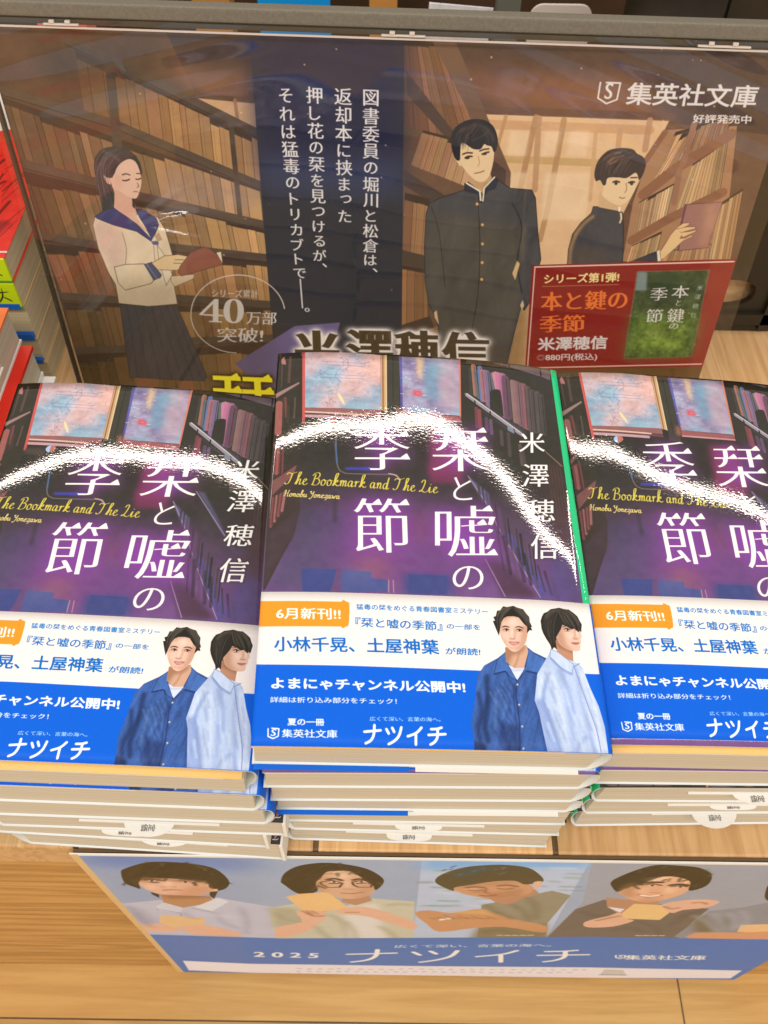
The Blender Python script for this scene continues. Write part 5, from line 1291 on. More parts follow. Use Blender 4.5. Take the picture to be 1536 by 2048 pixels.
# blue foot with its writing, white strip
ba.poly([(290, 1864), (560, 1873), (820, 1873), (1180, 1872), (1536, 1879), (1900, 1888), (1500, 1990), (330, 1975)], (58, 106, 176))
ba.poly(N1([(690, 750), (1500, 780), (1500, 990), (880, 930)]), (82, 112, 172), 0.6, soft=8)
BW = (236, 224, 226)
def bt(sx, k, l, t, r, b, dy=0, **kw):
    ba.text(sx, k([(l, b)])[0], k([(r, b + dy)])[0], k([(l, t)])[0], kw.pop('rgb', BW), **kw)
bt('2 0 2 5', N2, 106, 896, 656, 938, 14, wt=(0.03, 0.02))
bt('広くて深い、言葉の海へ。', N2, 1302, 842, 2640, 866, -6, wt=(0.02, 0.01), rgb=(206, 210, 226))
def fB(st):
    a, b = N2([(908, 925)])[0], N3([(1510, 930)])[0]
    return [(a[0] + (x / 500) * (b[0] - a[0]), a[1] - 9 + (y + 4) * 0.23 + (x / 500) * (b[1] - a[1])) for x, y in st]
natsuichi(ba, fB, 2.9, BW)
shield(ba, N4, [(226, 936), (226, 958), (262, 968), (300, 960), (306, 938), (262, 936)], 1.0, (240, 938, 290, 960), BW)
bt('集英社文庫', N4, 300, 936, 990, 976, 6, wt=(0.02, 0.01))
ba.poly(N1([(955, 970), (1540, 1000), (1540, 1075), (1005, 1052)]), (228, 214, 218))
ba.poly([(364, 1917.5), (500, 1924), (840, 1930), (1180, 1934), (1482, 1941.5), (1459, 1957), (1180, 1955), (840, 1949), (500, 1942), (377, 1936.5)], (228, 214, 218))
# (too small and blurred to read in the photograph: short broken strokes)
for row, (x0, x1, y0, y1) in enumerate([(470, 2990, 1043, 1062), (470, 2850, 1066, 1086)]):
    for i in range(29):
        t = i / 29
        x, y = x0 + (x1 - x0) * t, y0 + (y1 - y0) * t
        for q in range(3):
            dx, dy = rng.uniform(0, 55), rng.uniform(-6, 6)
            ba.stroke(N2([(x + dx * .3, y + dy), (x + 22 + dx * .6, y + dy + rng.uniform(-3, 3))]), 0.9, (128, 144, 180), 0.55)
for x0, y0, n in ((735, 762, 5), (400 + 356 * 4.267, 768, 4)):
    for i in range(n):
        ba.stroke(N3([(x0 + i * 66, y0), (x0 + 38 + i * 66, y0 + 1)]), 1.6, (216, 206, 200), 0.8)
ba.poly(N4([(130, 1058), (290, 1064), (310, 1108), (90, 1104)]), (196, 186, 176)); ba.stroke(N4([(90, 1104), (310, 1108)]), 1.6, (52, 84, 150))
ba.stroke([(140, 1704), (1866, 1734)], 2.4, (222, 210, 200))
ba.m = lambda p: np.asarray(p, float)
ba.poly([(0, 0), (3.4, 0), (3.4, BAH), (0, BAH)], (206, 166, 116))
ba.noise(0.02, 1.5, 52, octaves=2)
IMG_BANNER = ba.image('banner_artwork')
# ------------------------------------------------------------------ materials
LAMP_TINT = np.array([1.0, 0.86, 0.76])


def paper(rgb):
    return tuple(0.82 * lin(rgb) / lin((255, 236, 228)))


M_COVER = printed('laminated_cover', IMG_COVER, rough=0.6, spec=0.0, coat=1.0, coat_rough=0.03, grain=0.060, grain_scale=1300)
M_BAND = printed('band_paper', IMG_BAND, rough=0.55, spec=0.12, coat=0.06, coat_rough=0.3)
M_POSTER = printed('poster_print', IMG_POSTER, rough=0.5, spec=0.2)
M_BANNER = printed('banner_print', IMG_BANNER, rough=0.4, spec=0.3)
M_BACK = plain('cover_back', paper((244, 236, 228)), 0.35, 0.5)
M_WHITE = plain('white_paper', paper((250, 236, 226)), 0.6, 0.3)
M_TAN = plain('flap_paper', paper((242, 188, 112)), 0.55, 0.3)
M_BLUE = plain('band_blue', paper((0, 104, 216)), 0.5, 0.3)
M_GREEN = plain('flap_green', paper((24, 190, 124)), 0.4, 0.4)
M_DARKEDGE = plain('cover_dark_edge', paper((48, 30, 70)), 0.4, 0.4)
M_BLACKTXT = plain('slip_ink', (0.12, 0.11, 0.10), 0.6, 0.2)


def pages_mat(name, rgb, across='Z', lines=520.0):
    """cut page edges: hundreds of fine lines running along the block"""
    m, nt, p = new_mat(name, 0.75, 0.15)
    N, L = nt.nodes, nt.links
    tc = N.new('ShaderNodeTexCoord'); mp = N.new('ShaderNodeMapping')
    mp.inputs['Scale'].default_value = (4, 4, lines * 3.0) if across == 'Z' else (lines * 3.0, 4, 4)
    n1 = N.new('ShaderNodeTexNoise'); n1.inputs['Scale'].default_value = 1.0; n1.inputs['Detail'].default_value = 3; n1.inputs['Roughness'].default_value = 0.7
    mp2 = N.new('ShaderNodeMapping'); mp2.inputs['Scale'].default_value = (9, 9, lines * 0.8) if across == 'Z' else (lines * 0.8, 9, 9)
    n2 = N.new('ShaderNodeTexNoise'); n2.inputs['Scale'].default_value = 1.0; n2.inputs['Detail'].default_value = 2
    L.new(tc.outputs['Object'], mp.inputs[0]); L.new(tc.outputs['Object'], mp2.inputs[0])
    L.new(mp.outputs[0], n1.inputs['Vector']); L.new(mp2.outputs[0], n2.inputs['Vector'])
    r1 = N.new('ShaderNodeValToRGB')
    b = np.array(rgb)
    r1.color_ramp.elements[0].position = 0.30; r1.color_ramp.elements[0].color = (*(b * 0.72), 1)
    r1.color_ramp.elements[1].position = 0.68; r1.color_ramp.elements[1].color = (*np.clip(b * 1.08, 0, 1), 1)
    L.new(n1.outputs['Fac'], r1.inputs['Fac'])
    r2 = N.new('ShaderNodeValToRGB')
    r2.color_ramp.elements[0].position = 0.68; r2.color_ramp.elements[0].color = (0, 0, 0, 1)
    r2.color_ramp.elements[1].position = 0.74; r2.color_ramp.elements[1].color = (1, 1, 1, 1)
    L.new(n2.outputs['Fac'], r2.inputs['Fac'])
    mx = N.new('ShaderNodeMix'); mx.data_type = 'RGBA'
    L.new(r2.outputs['Color'], mx.inputs['Factor']); L.new(r1.outputs['Color'], mx.inputs[6]); mx.inputs[7].default_value = (*np.clip(b * 1.28, 0, 0.9), 1)
    L.new(mx.outputs[2], p.inputs['Base Color'])
    bp = N.new('ShaderNodeBump'); bp.inputs['Strength'].default_value = 0.25; bp.inputs['Distance'].default_value = 0.0002
    L.new(n1.outputs['Fac'], bp.inputs['Height']); L.new(bp.outputs[0], p.inputs['Normal'])
    return m


M_PAGES = pages_mat('page_edges', np.array(paper((226, 206, 182))))
M_PAGES_OLD = pages_mat('page_edges_creamy', np.array(paper((216, 190, 154))))

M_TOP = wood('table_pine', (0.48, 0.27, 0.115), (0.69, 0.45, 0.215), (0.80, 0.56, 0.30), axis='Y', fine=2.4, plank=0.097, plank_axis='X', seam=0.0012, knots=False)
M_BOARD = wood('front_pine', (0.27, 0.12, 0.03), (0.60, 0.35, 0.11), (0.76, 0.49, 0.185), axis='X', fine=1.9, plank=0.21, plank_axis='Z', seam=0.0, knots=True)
M_FLOOR = wood('floor_pine', (0.46, 0.27, 0.085), (0.58, 0.37, 0.13), (0.66, 0.45, 0.17), axis='X', fine=1.9, plank=0.128, plank_axis='Y', seam=0.0005, knots=False)

# ------------------------------------------------------------------ display table, floor step and banner
table = empty('display_table', (0, 0, 0), 'light pine display table carrying the stacks of paperbacks', 'table')
tt = box('table_top', -0.8743, 0.9257, 0.0, 0.62, -0.022, 0.0, M_TOP, table, 0.0012)
tt.location.x = -0.0257
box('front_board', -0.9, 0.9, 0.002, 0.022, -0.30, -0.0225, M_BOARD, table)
M_SHADE_JOINT = plain('gap_shade_and_joint', (0.13, 0.085, 0.045), 0.5, 0.3)  # dark colour shared by the painted gap shade and the floor joint
box('gap_shade_strip', -0.1235, 0.9, -0.0015, -0.0002, -0.021, -0.0006, M_SHADE_JOINT, table)  # no real edging: dark strip paints the shade in the gap behind the banner
fl_o = box('floor', -3, 3, -2.4717, 2.5283, -0.36, -0.2585, M_FLOOR)
fl_o.location.y = -0.0283
tag(fl_o, kind='structure')
box('floor_joint', 0.1892, 0.1900, 0.0003, 0.0280, 0.0, 0.0004, M_SHADE_JOINT, fl_o)
fl_o.children[0].location = (0, 0, -0.2585)

def flat_print(name, w, h, thick, mat, side_mat, label, cat):
    """an upright printed sheet w x h m in its own XZ plane, front towards -Y"""
    v, f = box_geo(0, w, 0, thick, 0, h)
    f = [f[2]] + f[:2] + f[3:]
    me_uv = [(0, 0), (1, 0), (1, 0), (0, 0), (0, 1), (1, 1), (1, 1), (0, 1)]
    o = mesh_obj(name, v, f, [mat, side_mat], None, me_uv, [0, 1, 1, 1, 1, 1])
    return tag(o, label, cat)

bn = flat_print('banner', 0.3475, 0.2515, 0.0006, M_BANNER, M_WHITE, 'blue summer book fair banner with five portraits hanging on the front of the table', 'banner')
bn.location = (-0.1245, -0.0027, -0.2512)

# ------------------------------------------------------------------ paperbacks
BW_, BL_ = 105.0, 148.0
MM = 0.001


def dome(s, p=3.2):
    return 1 - abs(2 * s - 1) ** p


def section(t, W):
    """spine curve of the cover, front edge of the spine to the back cover: list of (x, z)"""
    P = [(W, t), (W + 2.0, t - 0.3), (W + 3.2, t * 0.35), (W - 2.5, 0.0)]
    out = []
    for k in range(1, 13):
        s = k / 12
        out.append(tuple((1 - s) ** 3 * P[0][i] + 3 * s * (1 - s) ** 2 * P[1][i] + 3 * s * s * (1 - s) * P[2][i] + s ** 3 * P[3][i] for i in (0, 1)))
    return out


def wrap_mesh(name, t, y0, y1, A, lift, mats, parent, canvas_w, canvas_h, uv_y0, thick, back_to=0.0, ny=14, wave=0.0, front_from=0.0, ripple=(), green=None):
    """paper folded round the book: front, spine, back; A = how far the front bulges at the near and the far end"""
    nx = 48
    sec = section(t, BW_)
    rows = []
    for j in range(ny + 1):
        y = y0 + (y1 - y0) * j / ny
        amp = A[0] + (A[1] - A[0]) * y / BL_
        row = []
        for i in range(nx + 1):
            s = i / nx
            s = s * s * (3 - 2 * s) * 0.35 + s * 0.65
            x = front_from + (BW_ - front_from) * s
            z = t + amp * dome(x / BW_) + lift
            if wave: z += wave * (0.5 + 0.5 * math.cos(y / BL_ * 9 + x * 0.02)) * math.exp(-((x / 9.0) ** 2))
            for rx, ry, rw, rh, sl in ripple:      # a soft swell in the cover where the pages under it are not quite flat
                z += sl * (y - ry) * math.exp(-((x - rx) / rw) ** 2 - ((y - ry) / rh) ** 2)
            row.append((x, z, x if green is None or x < green else 110.0))
            if green is not None and x < green <= front_from + (BW_ - front_from) * (((i + 1) / nx) * 0.65 + 0.35 * ((i + 1) / nx) ** 2 * (3 - 2 * (i + 1) / nx)):
                zz = t + amp * dome(green / BW_) + lift
                row += [(green, zz, green), (green + 0.05, zz, 110.0)]
        u = BW_; px, pz = BW_, t
        for x, z in sec:
            u += math.hypot(x - px, z - pz); px, pz = x, z
            nrm = 1.0 if x > BW_ - 2 else 0.0
            row.append((x + lift * nrm, z - (lift if z < t * 0.3 else 0), u))
        for k in range(1, 7):
            x = (BW_ - 2.5) * (1 - k / 6) + back_to * k / 6
            row.append((x, -lift, u + (BW_ - 2.5 - x)))
        rows.append((y, row))
    n = len(rows[0][1])
    V, UV, F, MI = [], [], [], []
    for y, row in rows:
        for x, z, u in row:
            V.append(((x - BW_ / 2) * MM, (y - BL_ / 2) * MM, z * MM)); UV.append((min(u, canvas_w - 0.5) / canvas_w, (y - uv_y0) / canvas_h))
    for j in range(ny):
        for i in range(n - 1):
            a = j * n + i
            F.append((a, a + 1, a + n + 1, a + n)); MI.append(0 if i < n - 8 else 1)
    o = mesh_obj(name, V, F, mats, parent, UV, MI, smooth=True)
    md = o.modifiers.new('paper', 'SOLIDIFY'); md.thickness = thick * MM; md.offset = -1; md.use_rim = True
    md.material_offset_rim = len(mats) - 1
    md.material_offset = 1
    return o


def block_mesh(parent, t, A, dy=0.0, mat=None, skew=0.0):
    """the pages: a block whose top follows the bulge of the cover; skew leans the fore-edge"""
    nx = 22
    z0 = 0.5
    x0, x1 = 0.8, BW_ - 2.0
    ys = [0.7 - dy, BL_ - 0.7 - dy]
    V, F = [], []
    for y in ys:
        amp = A[0] + (A[1] - A[0]) * y / BL_
        for i in range(nx + 1):
            x = x0 + (x1 - x0) * i / nx
            V.append((x, y, z0))
        for i in range(nx + 1):
            x = x0 + (x1 - x0) * i / nx
            edge = max(0.0, (x - (BW_ - 9)) / 7.0)
            V.append((x, y, t - 0.7 + amp * dome(x / BW_) - 1.4 * edge ** 2))
    m = nx + 1
    f0, f1 = list(range(m)) + list(range(2 * m - 1, m - 1, -1)), [2 * m + k for k in list(range(m - 1, -1, -1)) + list(range(m, 2 * m))]
    for i in range(nx):
        F.append((i, i + 1, m + i + 1, m + i))                                      # front strip
        F.append((2 * m + i + 1, 2 * m + i, 3 * m + i, 3 * m + i + 1))              # rear strip
        F.append((m + i, m + i + 1, 3 * m + i + 1, 3 * m + i))                      # top
        F.append((i + 1, i, 2 * m + i, 2 * m + i + 1))                              # bottom
    F.append((0, m, 3 * m, 2 * m)); F.append((m - 1, 3 * m - 1, 4 * m - 1, 2 * m - 1))
    V = [((x - BW_ / 2 + skew * (t - z)) * MM, (y - BL_ / 2) * MM, z * MM) for x, y, z in V]
    return mesh_obj('page_block', V, F, mat or M_PAGES, parent)


def sheet(name, parent, x0, x1, y0, y1, z, mat, t=0.35, A=None, slant=0.0):
    """a strip of paper lying level, following the bulge when A is given"""
    n = 18
    V, F = [], []
    for k, (dz) in enumerate((0, t)):
        for y in (y0, y1):
            for i in range(n + 1):
                x = x0 + (x1 - x0) * i / n + (slant * (1 if y == y0 else 0) if i == n else 0)
                h = (A[0] + (A[1] - A[0]) * max(y, 0) / BL_) * dome(x / BW_) if A else 0
                V.append(((x - BW_ / 2) * MM, (y - BL_ / 2) * MM, (z + dz + h) * MM))
    m = n + 1
    for i in range(n):
        F += [(i, i + m, i + m + 1, i + 1), (2 * m + i, 2 * m + i + 1, 3 * m + i + 1, 3 * m + i), (i, i + 1, 2 * m + i + 1, 2 * m + i), (m + i + 1, m + i, 3 * m + i, 3 * m + i + 1)]
    F += [(0, 2 * m, 3 * m, m), (m - 1, 2 * m - 1, 4 * m - 1, 3 * m - 1)]
    return mesh_obj(name, V, F, mat, parent)


def slip_part(parent, t, xc, tab, zf=0.78, sq=False):
    """order slip between the pages: thin folded strip with a rounded price tab standing out at the head of the book"""
    z = t * zf
    s = sheet('slip', parent, xc - 25, xc + 25, BL_ - 12, BL_ + 0.1, z, M_WHITE, 0.5)
    n = 20
    V, F = [], []
    for dz in (0.15, 0.4):
        V.append((xc, BL_ - 0.6, z + dz))
        for i in range(n + 1):
            a = math.pi * i / n
            cx_, sy = math.cos(a), math.sin(a)
            if sq: cx_, sy = math.copysign(abs(cx_) ** 0.6, cx_), sy ** 0.5
            V.append((xc + 9.0 * cx_, BL_ - 0.6 + (tab + 0.6) * sy, z + dz - 0.3 * sy))
    k = n + 2
    for i in range(1, n + 1):
        F += [(0, i + 1, i), (k, k + i, k + i + 1), (i, i + 1, k + i + 1, k + i)]
    V = [((x - BW_ / 2) * MM, (y - BL_ / 2) * MM, zz * MM) for x, y, zz in V]
    tb = mesh_obj('price_tab', V, F, M_WHITE, s)
    # the two characters on the tab, one after the other along the book
    if tab > 1.2:
        fc = bpy.data.curves.new('price_mark', 'FONT'); fc.body = '定\n価'; fc.size = 2.7 * MM; fc.space_line = 0.95; fc.extrude = 0.02 * MM; fc.offset = 0.0
        fo = bpy.data.objects.new('price_mark', fc); col.objects.link(fo)
        dg = bpy.context.evaluated_depsgraph_get()
        me = bpy.data.meshes.new_from_object(fo.evaluated_get(dg)); me.name = 'price_mark'
        bpy.data.objects.remove(fo)
        me.materials.clear(); me.materials.append(M_BLACKTXT)
        o = bpy.data.objects.new('price_mark', me); col.objects.link(o); o.parent = s
        hh = min(1.0, (tab - 0.4) / 3.0)
        o.rotation_euler = (0, 0, math.pi / 2)
        o.scale = (hh, 1.0, 1.0)
        o.location = ((xc - BW_ / 2 - 0.2) * MM, (BL_ - BL_ / 2 + 0.25) * MM, (z + 0.46) * MM)
    return s


def paperback(label, t, centre, rot, A=(0.5, 0.8), band=False, flap=None, dy=0.0, slip=None, wave=0.0, band_flap=None, back_fold=False, band_y=0.0, group=None, skew=0.0, ripple=(), green=None):
    root = empty('paperback', (0, 0, 0), label, 'book', group)
    root.matrix_world = Matrix.Translation(Vector(centre)) @ rot
    wrap_mesh('cover', t, 0, BL_, A, 0.0, [M_COVER, M_BACK], root, 122.0, 148.0, 0.0, 0.32, wave=wave, ny=36, ripple=ripple, green=green)
    block_mesh(root, t - 0.3, A, dy, skew=skew)
    if flap == 'tan':
        sheet('flap', root, 1.0, BW_ - 2.5, -dy - 0.1, 60, t - 1.05, M_TAN, 0.3, A)
        sheet('endpaper', root, 0.5, BW_ - 8, -dy - 0.15, 60, t - 1.5, M_WHITE, 0.35, A)
    elif flap == 'white':
        sheet('flap', root, 0.3, 66, -dy + 0.05, 140, t - 1.35, M_WHITE, 0.5, A)
        sheet('endpaper', root, 0.8, BW_ - 14, -dy - 0.25, 60, t - 0.75, M_TAN, 0.2, A)
    elif flap == 'thin':
        sheet('flap', root, 0.4, 66, 0.05, 140, t - 1.0, M_WHITE, 0.45, A)
    if band:
        wrap_mesh('belly_band', t, band_y, band_y + BH, A, 0.28, [M_BAND, M_BLUE, M_WHITE], root, 122.0, BH, band_y, 0.14, ny=12, wave=wave, ripple=ripple)
    if band_flap:
        sheet('band_flap', root, 0.5, band_flap, -1.7, 40, 0.05, M_BLUE, 0.25, slant=-1.6)
        sheet('back_flap', root, band_flap + 0.3, BW_ - 5, -1.5, 40, 0.0, M_WHITE, 0.25)
    if slip:
        slip_part(root, t - 0.6, *slip)
    if back_fold:
        box('flap_fold', (-0.9 - BW_ / 2) * MM, (0.5 - BW_ / 2) * MM, -BL_ / 2 * MM, (BL_ / 2 + 0.4) * MM, 0.0, (t - 0.1) * MM, M_WHITE, root, 0.0003)
    return root


def rodr(w):
    w = Vector(w)
    return Matrix.Rotation(w.length, 4, w.normalized())


def top_book(label, w, tr, t, **k):
    """book whose cover corners were measured: w, tr put the front edge's middle of the cover plane"""
    M = rodr(w)
    c = Vector(tr) + (M @ Vector((0, BL_ / 2 * MM, -t * MM)))
    return paperback(label, t, c, M, **k)


def low_book(label, xc, yf, zb, t, yaw=0.0, roll=0.0, pitch=0.0, flip=False, **k):
    R = Matrix.Rotation(math.radians(yaw), 4, 'Z') @ Matrix.Rotation(math.radians(roll), 4, 'Y') @ Matrix.Rotation(math.radians(pitch), 4, 'X')
    c = Vector((xc, yf, zb)) + R @ Vector((0, BL_ / 2 * MM, 0))
    if flip: R = R @ Matrix.Rotation(math.pi, 4, 'Z')
    return paperback(label, t, c, R, **k)


GC, GL, GR = 'paperbacks in the middle stack', 'paperbacks in the left stack', 'paperbacks in the right stack'
TA = (1.2, 3.2)
top_book('glossy purple paperback with blue and white band, topmost of the middle stack', (0.0807, 0.0925, 0.0253), (0.0153, -0.0066, 0.1231), 16.5, A=TA, band=True, flap='white', band_flap=49.0, wave=0.35, group=GC, green=103.2, ripple=[(54, 122, 20, 34, 0.016), (92, 72, 12, 30, -0.018)])
low_book('second paperback from the top of the middle stack, cream pages, blue spine band', 0.0150, -0.0042, 0.0852, 15.6, 2.0, 4.2, 3.4, band=True, band_y=0.9, flap='thin', group=GC)
low_book('third paperback from the top of the middle stack, no tab', 0.0155, -0.0028, 0.0686, 15.8, 1.6, 3.2, 2.8, band=True, band_y=0.9, flap='thin', group=GC)
low_book('fourth paperback from the top of the middle stack, slanting blue flap beneath its pages', 0.0160, -0.0012, 0.0540, 13.8, 1.0, 2.4, 2.2, band_flap=48.0, flap='thin', group=GC)
low_book('fifth paperback down the middle stack, half hidden white tab under a blue flap', 0.0165, 0.0000, 0.0366, 16.2, 0.5, 1.6, 1.6, flip=True, slip=(58, 1.1, 0.85), group=GC)
low_book('second paperback from the bottom of the middle stack, strip of bright cover above its pages', 0.0172, 0.0020, 0.0190, 16.4, -0.3, 0.8, 0.8, flip=True, slip=(55, 1.9, 0.55, True), group=GC)
low_book('bottom paperback of the middle stack, lying on the table, squarish price tab', 0.0152, 0.0034, 0.0003, 17.4, -1.0, 0.0, 0.0, flip=True, slip=(56, 2.6, 0.7, True), group=GC)

top_book('glossy purple paperback with blue and white band, topmost of the left stack', (0.0527, 0.0653, -0.0052), (-0.0919, -0.0070, 0.1093), 15.8, A=TA, band=True, flap='tan', dy=2.2, wave=0.3, group=GL)
low_book('second paperback from the top of the left stack, sliver of blue banded cover showing', -0.0922, -0.0072, 0.0737, 17.4, -0.4, 3.0, 2.4, band=True, flap='thin', group=GL)
low_book('third paperback from the top of the left stack, blue spine, no price tab', -0.0905, -0.0062, 0.0560, 16.6, -0.6, 2.0, 1.8, band=True, flap='thin', group=GL)
low_book('fourth paperback down the left stack, with a large half-round white price tab', -0.0868, -0.0050, 0.0396, 15.4, -0.8, 1.2, 1.2, flip=True, slip=(48, 4.6, 0.62), back_fold=True, group=GL)
low_book('second paperback from the bottom of the left stack, narrow cream price tab', -0.0950, -0.0030, 0.0214, 16.4, -2.2, 0.6, 0.6, flip=True, slip=(52, 1.8, 0.72, True), back_fold=True, group=GL)
low_book('bottom paperback of the left stack, white corner jutting out over the banner', -0.0905, -0.0012, 0.0003, 20.0, -2.7, 0.0, 0.0, flip=True, slip=(46, 1.6, 0.7), back_fold=True, group=GL)

top_book('glossy purple paperback with blue and white band, topmost of the right stack', (0.0880, 0.1154, 0.0307), (0.1224, 0.0035, 0.1032), 19.0, A=TA, band=True, band_y=1.9, flap='tan', dy=2.0, wave=0.25, group=GR)
low_book('second paperback from the top of the right stack, plain cream pages and no tab', 0.1240, 0.0058, 0.0645, 15.6, 1.8, 4.6, 3.6, band=True, band_y=0.9, flap='thin', group=GR)
low_book('third paperback from the top of the right stack, uppermost price tab there', 0.1282, 0.0058, 0.0470, 16.2, 1.6, 3.4, 2.4, flip=True, slip=(47, 3.4, 0.62), group=GR)
low_book('second paperback from the bottom of the right stack, with a narrow cream price tab', 0.1292, 0.0086, 0.0262, 18.2, 1.6, 2.2, 1.4, flip=True, slip=(49, 1.6, 0.55, True), group=GR)
low_book('bottom paperback of the right stack, green edge at left, large round price tab', 0.1302, 0.0120, 0.0020, 18.6, 1.6, 0.4, 0.4, flip=True, slip=(50, 5.6, 0.75), group=GR)
# ------------------------------------------------------------------ poster in its clear sleeve, hung from a grey bar
PM = rodr((-0.1321, -0.0076, -0.0665)); PM.translation = Vector((-0.0028, 0.246, 0.002))
def pworld(x, z, off=0.0):
    """a place on the poster: x, z in mm from its lower left corner, off mm towards the viewer"""
    return PM @ Vector(((x - POW / 2) * MM, -off * MM, z * MM))
M_PEDGE = plain('poster_edge', (0.03, 0.025, 0.02), 0.5, 0.3)
ps = flat_print('poster', POW * MM, POH * MM, 0.0008, M_POSTER, M_PEDGE, 'brown library poster of a reading schoolgirl and two schoolboys behind the book stacks', 'poster')
ps.matrix_world = PM @ Matrix.Translation((-POW / 2 * MM, 0, 0))

holder = empty('poster_holder', (0, 0.246, 0.002), 'grey rail with clear plastic sleeve holding the library poster upright', 'sign holder')
holder.matrix_world = PM
fm = bpy.data.materials.new('clear_film'); fm.use_nodes = True
nt = fm.node_tree; nt.nodes.clear()
out = nt.nodes.new('ShaderNodeOutputMaterial'); mixn = nt.nodes.new('ShaderNodeMixShader'); tr = nt.nodes.new('ShaderNodeBsdfTransparent'); gl = nt.nodes.new('ShaderNodeBsdfGlossy'); fr = nt.nodes.new('ShaderNodeLayerWeight')
fr.inputs['Blend'].default_value = 0.5; gl.inputs['Roughness'].default_value = 0.05; tr.inputs['Color'].default_value = (0.985, 0.98, 0.97, 1)
pw = nt.nodes.new('ShaderNodeMath'); pw.operation = 'POWER'; pw.inputs[1].default_value = 5.0
ff = nt.nodes.new('ShaderNodeMath'); ff.operation = 'MULTIPLY_ADD'; ff.inputs[1].default_value = 0.92; ff.inputs[2].default_value = 0.075; ff.use_clamp = True
nt.links.new(fr.outputs['Facing'], pw.inputs[0]); nt.links.new(pw.outputs[0], ff.inputs[0]); nt.links.new(ff.outputs[0], mixn.inputs[0]); nt.links.new(tr.outputs[0], mixn.inputs[1]); nt.links.new(gl.outputs[0], mixn.inputs[2]); nt.links.new(mixn.outputs[0], out.inputs[0])
nx, nz = 480, 280
CREASES = []
for a, b, hh, ww in (((268, 440), (360, 376), 3.4, 1.2), ((280, 446), (330, 428), 3.2, 1.3), ((316, 432), (394, 420), 4.2, 2.2), ((290, 446), (402, 470), 2.8, 1.1), ((238, 118), (262, 160), 2.6, 1.2)):
    p0, p1 = poster_mm([a, b])
    CREASES.append((p0[0], p0[1], p1[0], p1[1], hh, ww))
V, F = [], []
for j in range(nz + 1):
    for i in range(nx + 1):
        x, z = -5 + (POW + 12) * i / nx, 1 + (POH + 3.0) * j / nz
        u, w = x / POW, z / POH
        wr = 1.1 * math.sin(9 * u + 4 * w) * 0.4 + 0.7 * math.sin(21 * u - 13 * w + 2)* 0.25
        wr += 1.3 * math.exp(-((u - 1.02) / .22) ** 2 - ((w - 1) / .25) ** 2) * math.sin(38 * u + 60 * w)
        wr += 1.2 * math.exp(-((u - 0.15) / .14) ** 2 - ((w - 1) / .22) ** 2) * math.sin(60 * w - 26 * u)
        for x0, z0, x1, z1, hh, ww in CREASES:          # sharp little creases in the plastic
            t = max(0.0, min(1.0, ((x - x0) * (x1 - x0) + (z - z0) * (z1 - z0)) / ((x1 - x0) ** 2 + (z1 - z0) ** 2)))
            dd = math.hypot(x - x0 - t * (x1 - x0), z - z0 - t * (z1 - z0))
            wr += hh * math.exp(-(dd / ww) ** 2) * (0.3 + 0.7 * math.sin(math.pi * (0.1 + 0.8 * t)))
        V.append(((x - POW / 2) * MM, (-3.2 - wr * 0.55) * MM, z * MM))
n = nx + 1
for j in range(nz):
    for i in range(nx):
        a = j * n + i
        F.append((a, a + 1, a + n + 1, a + n))
mesh_obj('clear_sleeve', V, F, fm, holder, smooth=True)
M_LIP = plain('sleeve_lip', (0.62, 0.56, 0.5), 0.25, 0.5)
box('sleeve_lip', (-5 - POW / 2) * MM, (POW / 2 + 7) * MM, -3.9 * MM, -3.3 * MM, (POH + 0.6) * MM, (POH + 1.3) * MM, M_LIP, holder)
box('sleeve_side', (-2.6 - POW / 2) * MM, (-1.0 - POW / 2) * MM, -2.6 * MM, 0.2 * MM, 0.5 * MM, (POH - 1) * MM, plain('sleeve_side', (0.05, 0.04, 0.03), 0.3, 0.5), holder)
M_RAIL = plain('rail_grey', (0.165, 0.155, 0.12), 0.55, 0.3, 0.12, 900)
box('rail', -0.42, 0.42, -2.8 * MM, 5.0 * MM, (POH + 4.2) * MM, (POH + 10.2) * MM, M_RAIL, holder, 0.0012, 3)
box('rail_groove', -0.42, 0.42, -1.6 * MM, 3.0 * MM, (POH + 1.6) * MM, (POH + 4.1) * MM, plain('rail_dark', (0.06, 0.055, 0.04), 0.6, 0.2), holder)
M_CLIP = plain('clip_plastic', (0.62, 0.58, 0.52), 0.15, 0.7)
for px_, wd in ((132, 15), (808, 18), (1452, 21)):
    x = float(poster_mm([(px_, 60)])[0, 0]) - POW / 2
    cl = box('clip', (x - wd / 2) * MM, (x + wd / 2) * MM, -4.4 * MM, -3.0 * MM, (POH + 1.8) * MM, (POH + 2.6) * MM, M_CLIP, holder, 0.0003)
    for dx in (-0.25, 0.2):
        box('clip_hook', (x + wd * dx - 1.1) * MM, (x + wd * dx + 1.1) * MM, -4.6 * MM, -3.1 * MM, (POH + 2.6) * MM, (POH + 3.9) * MM, M_CLIP, cl, 0.0003)

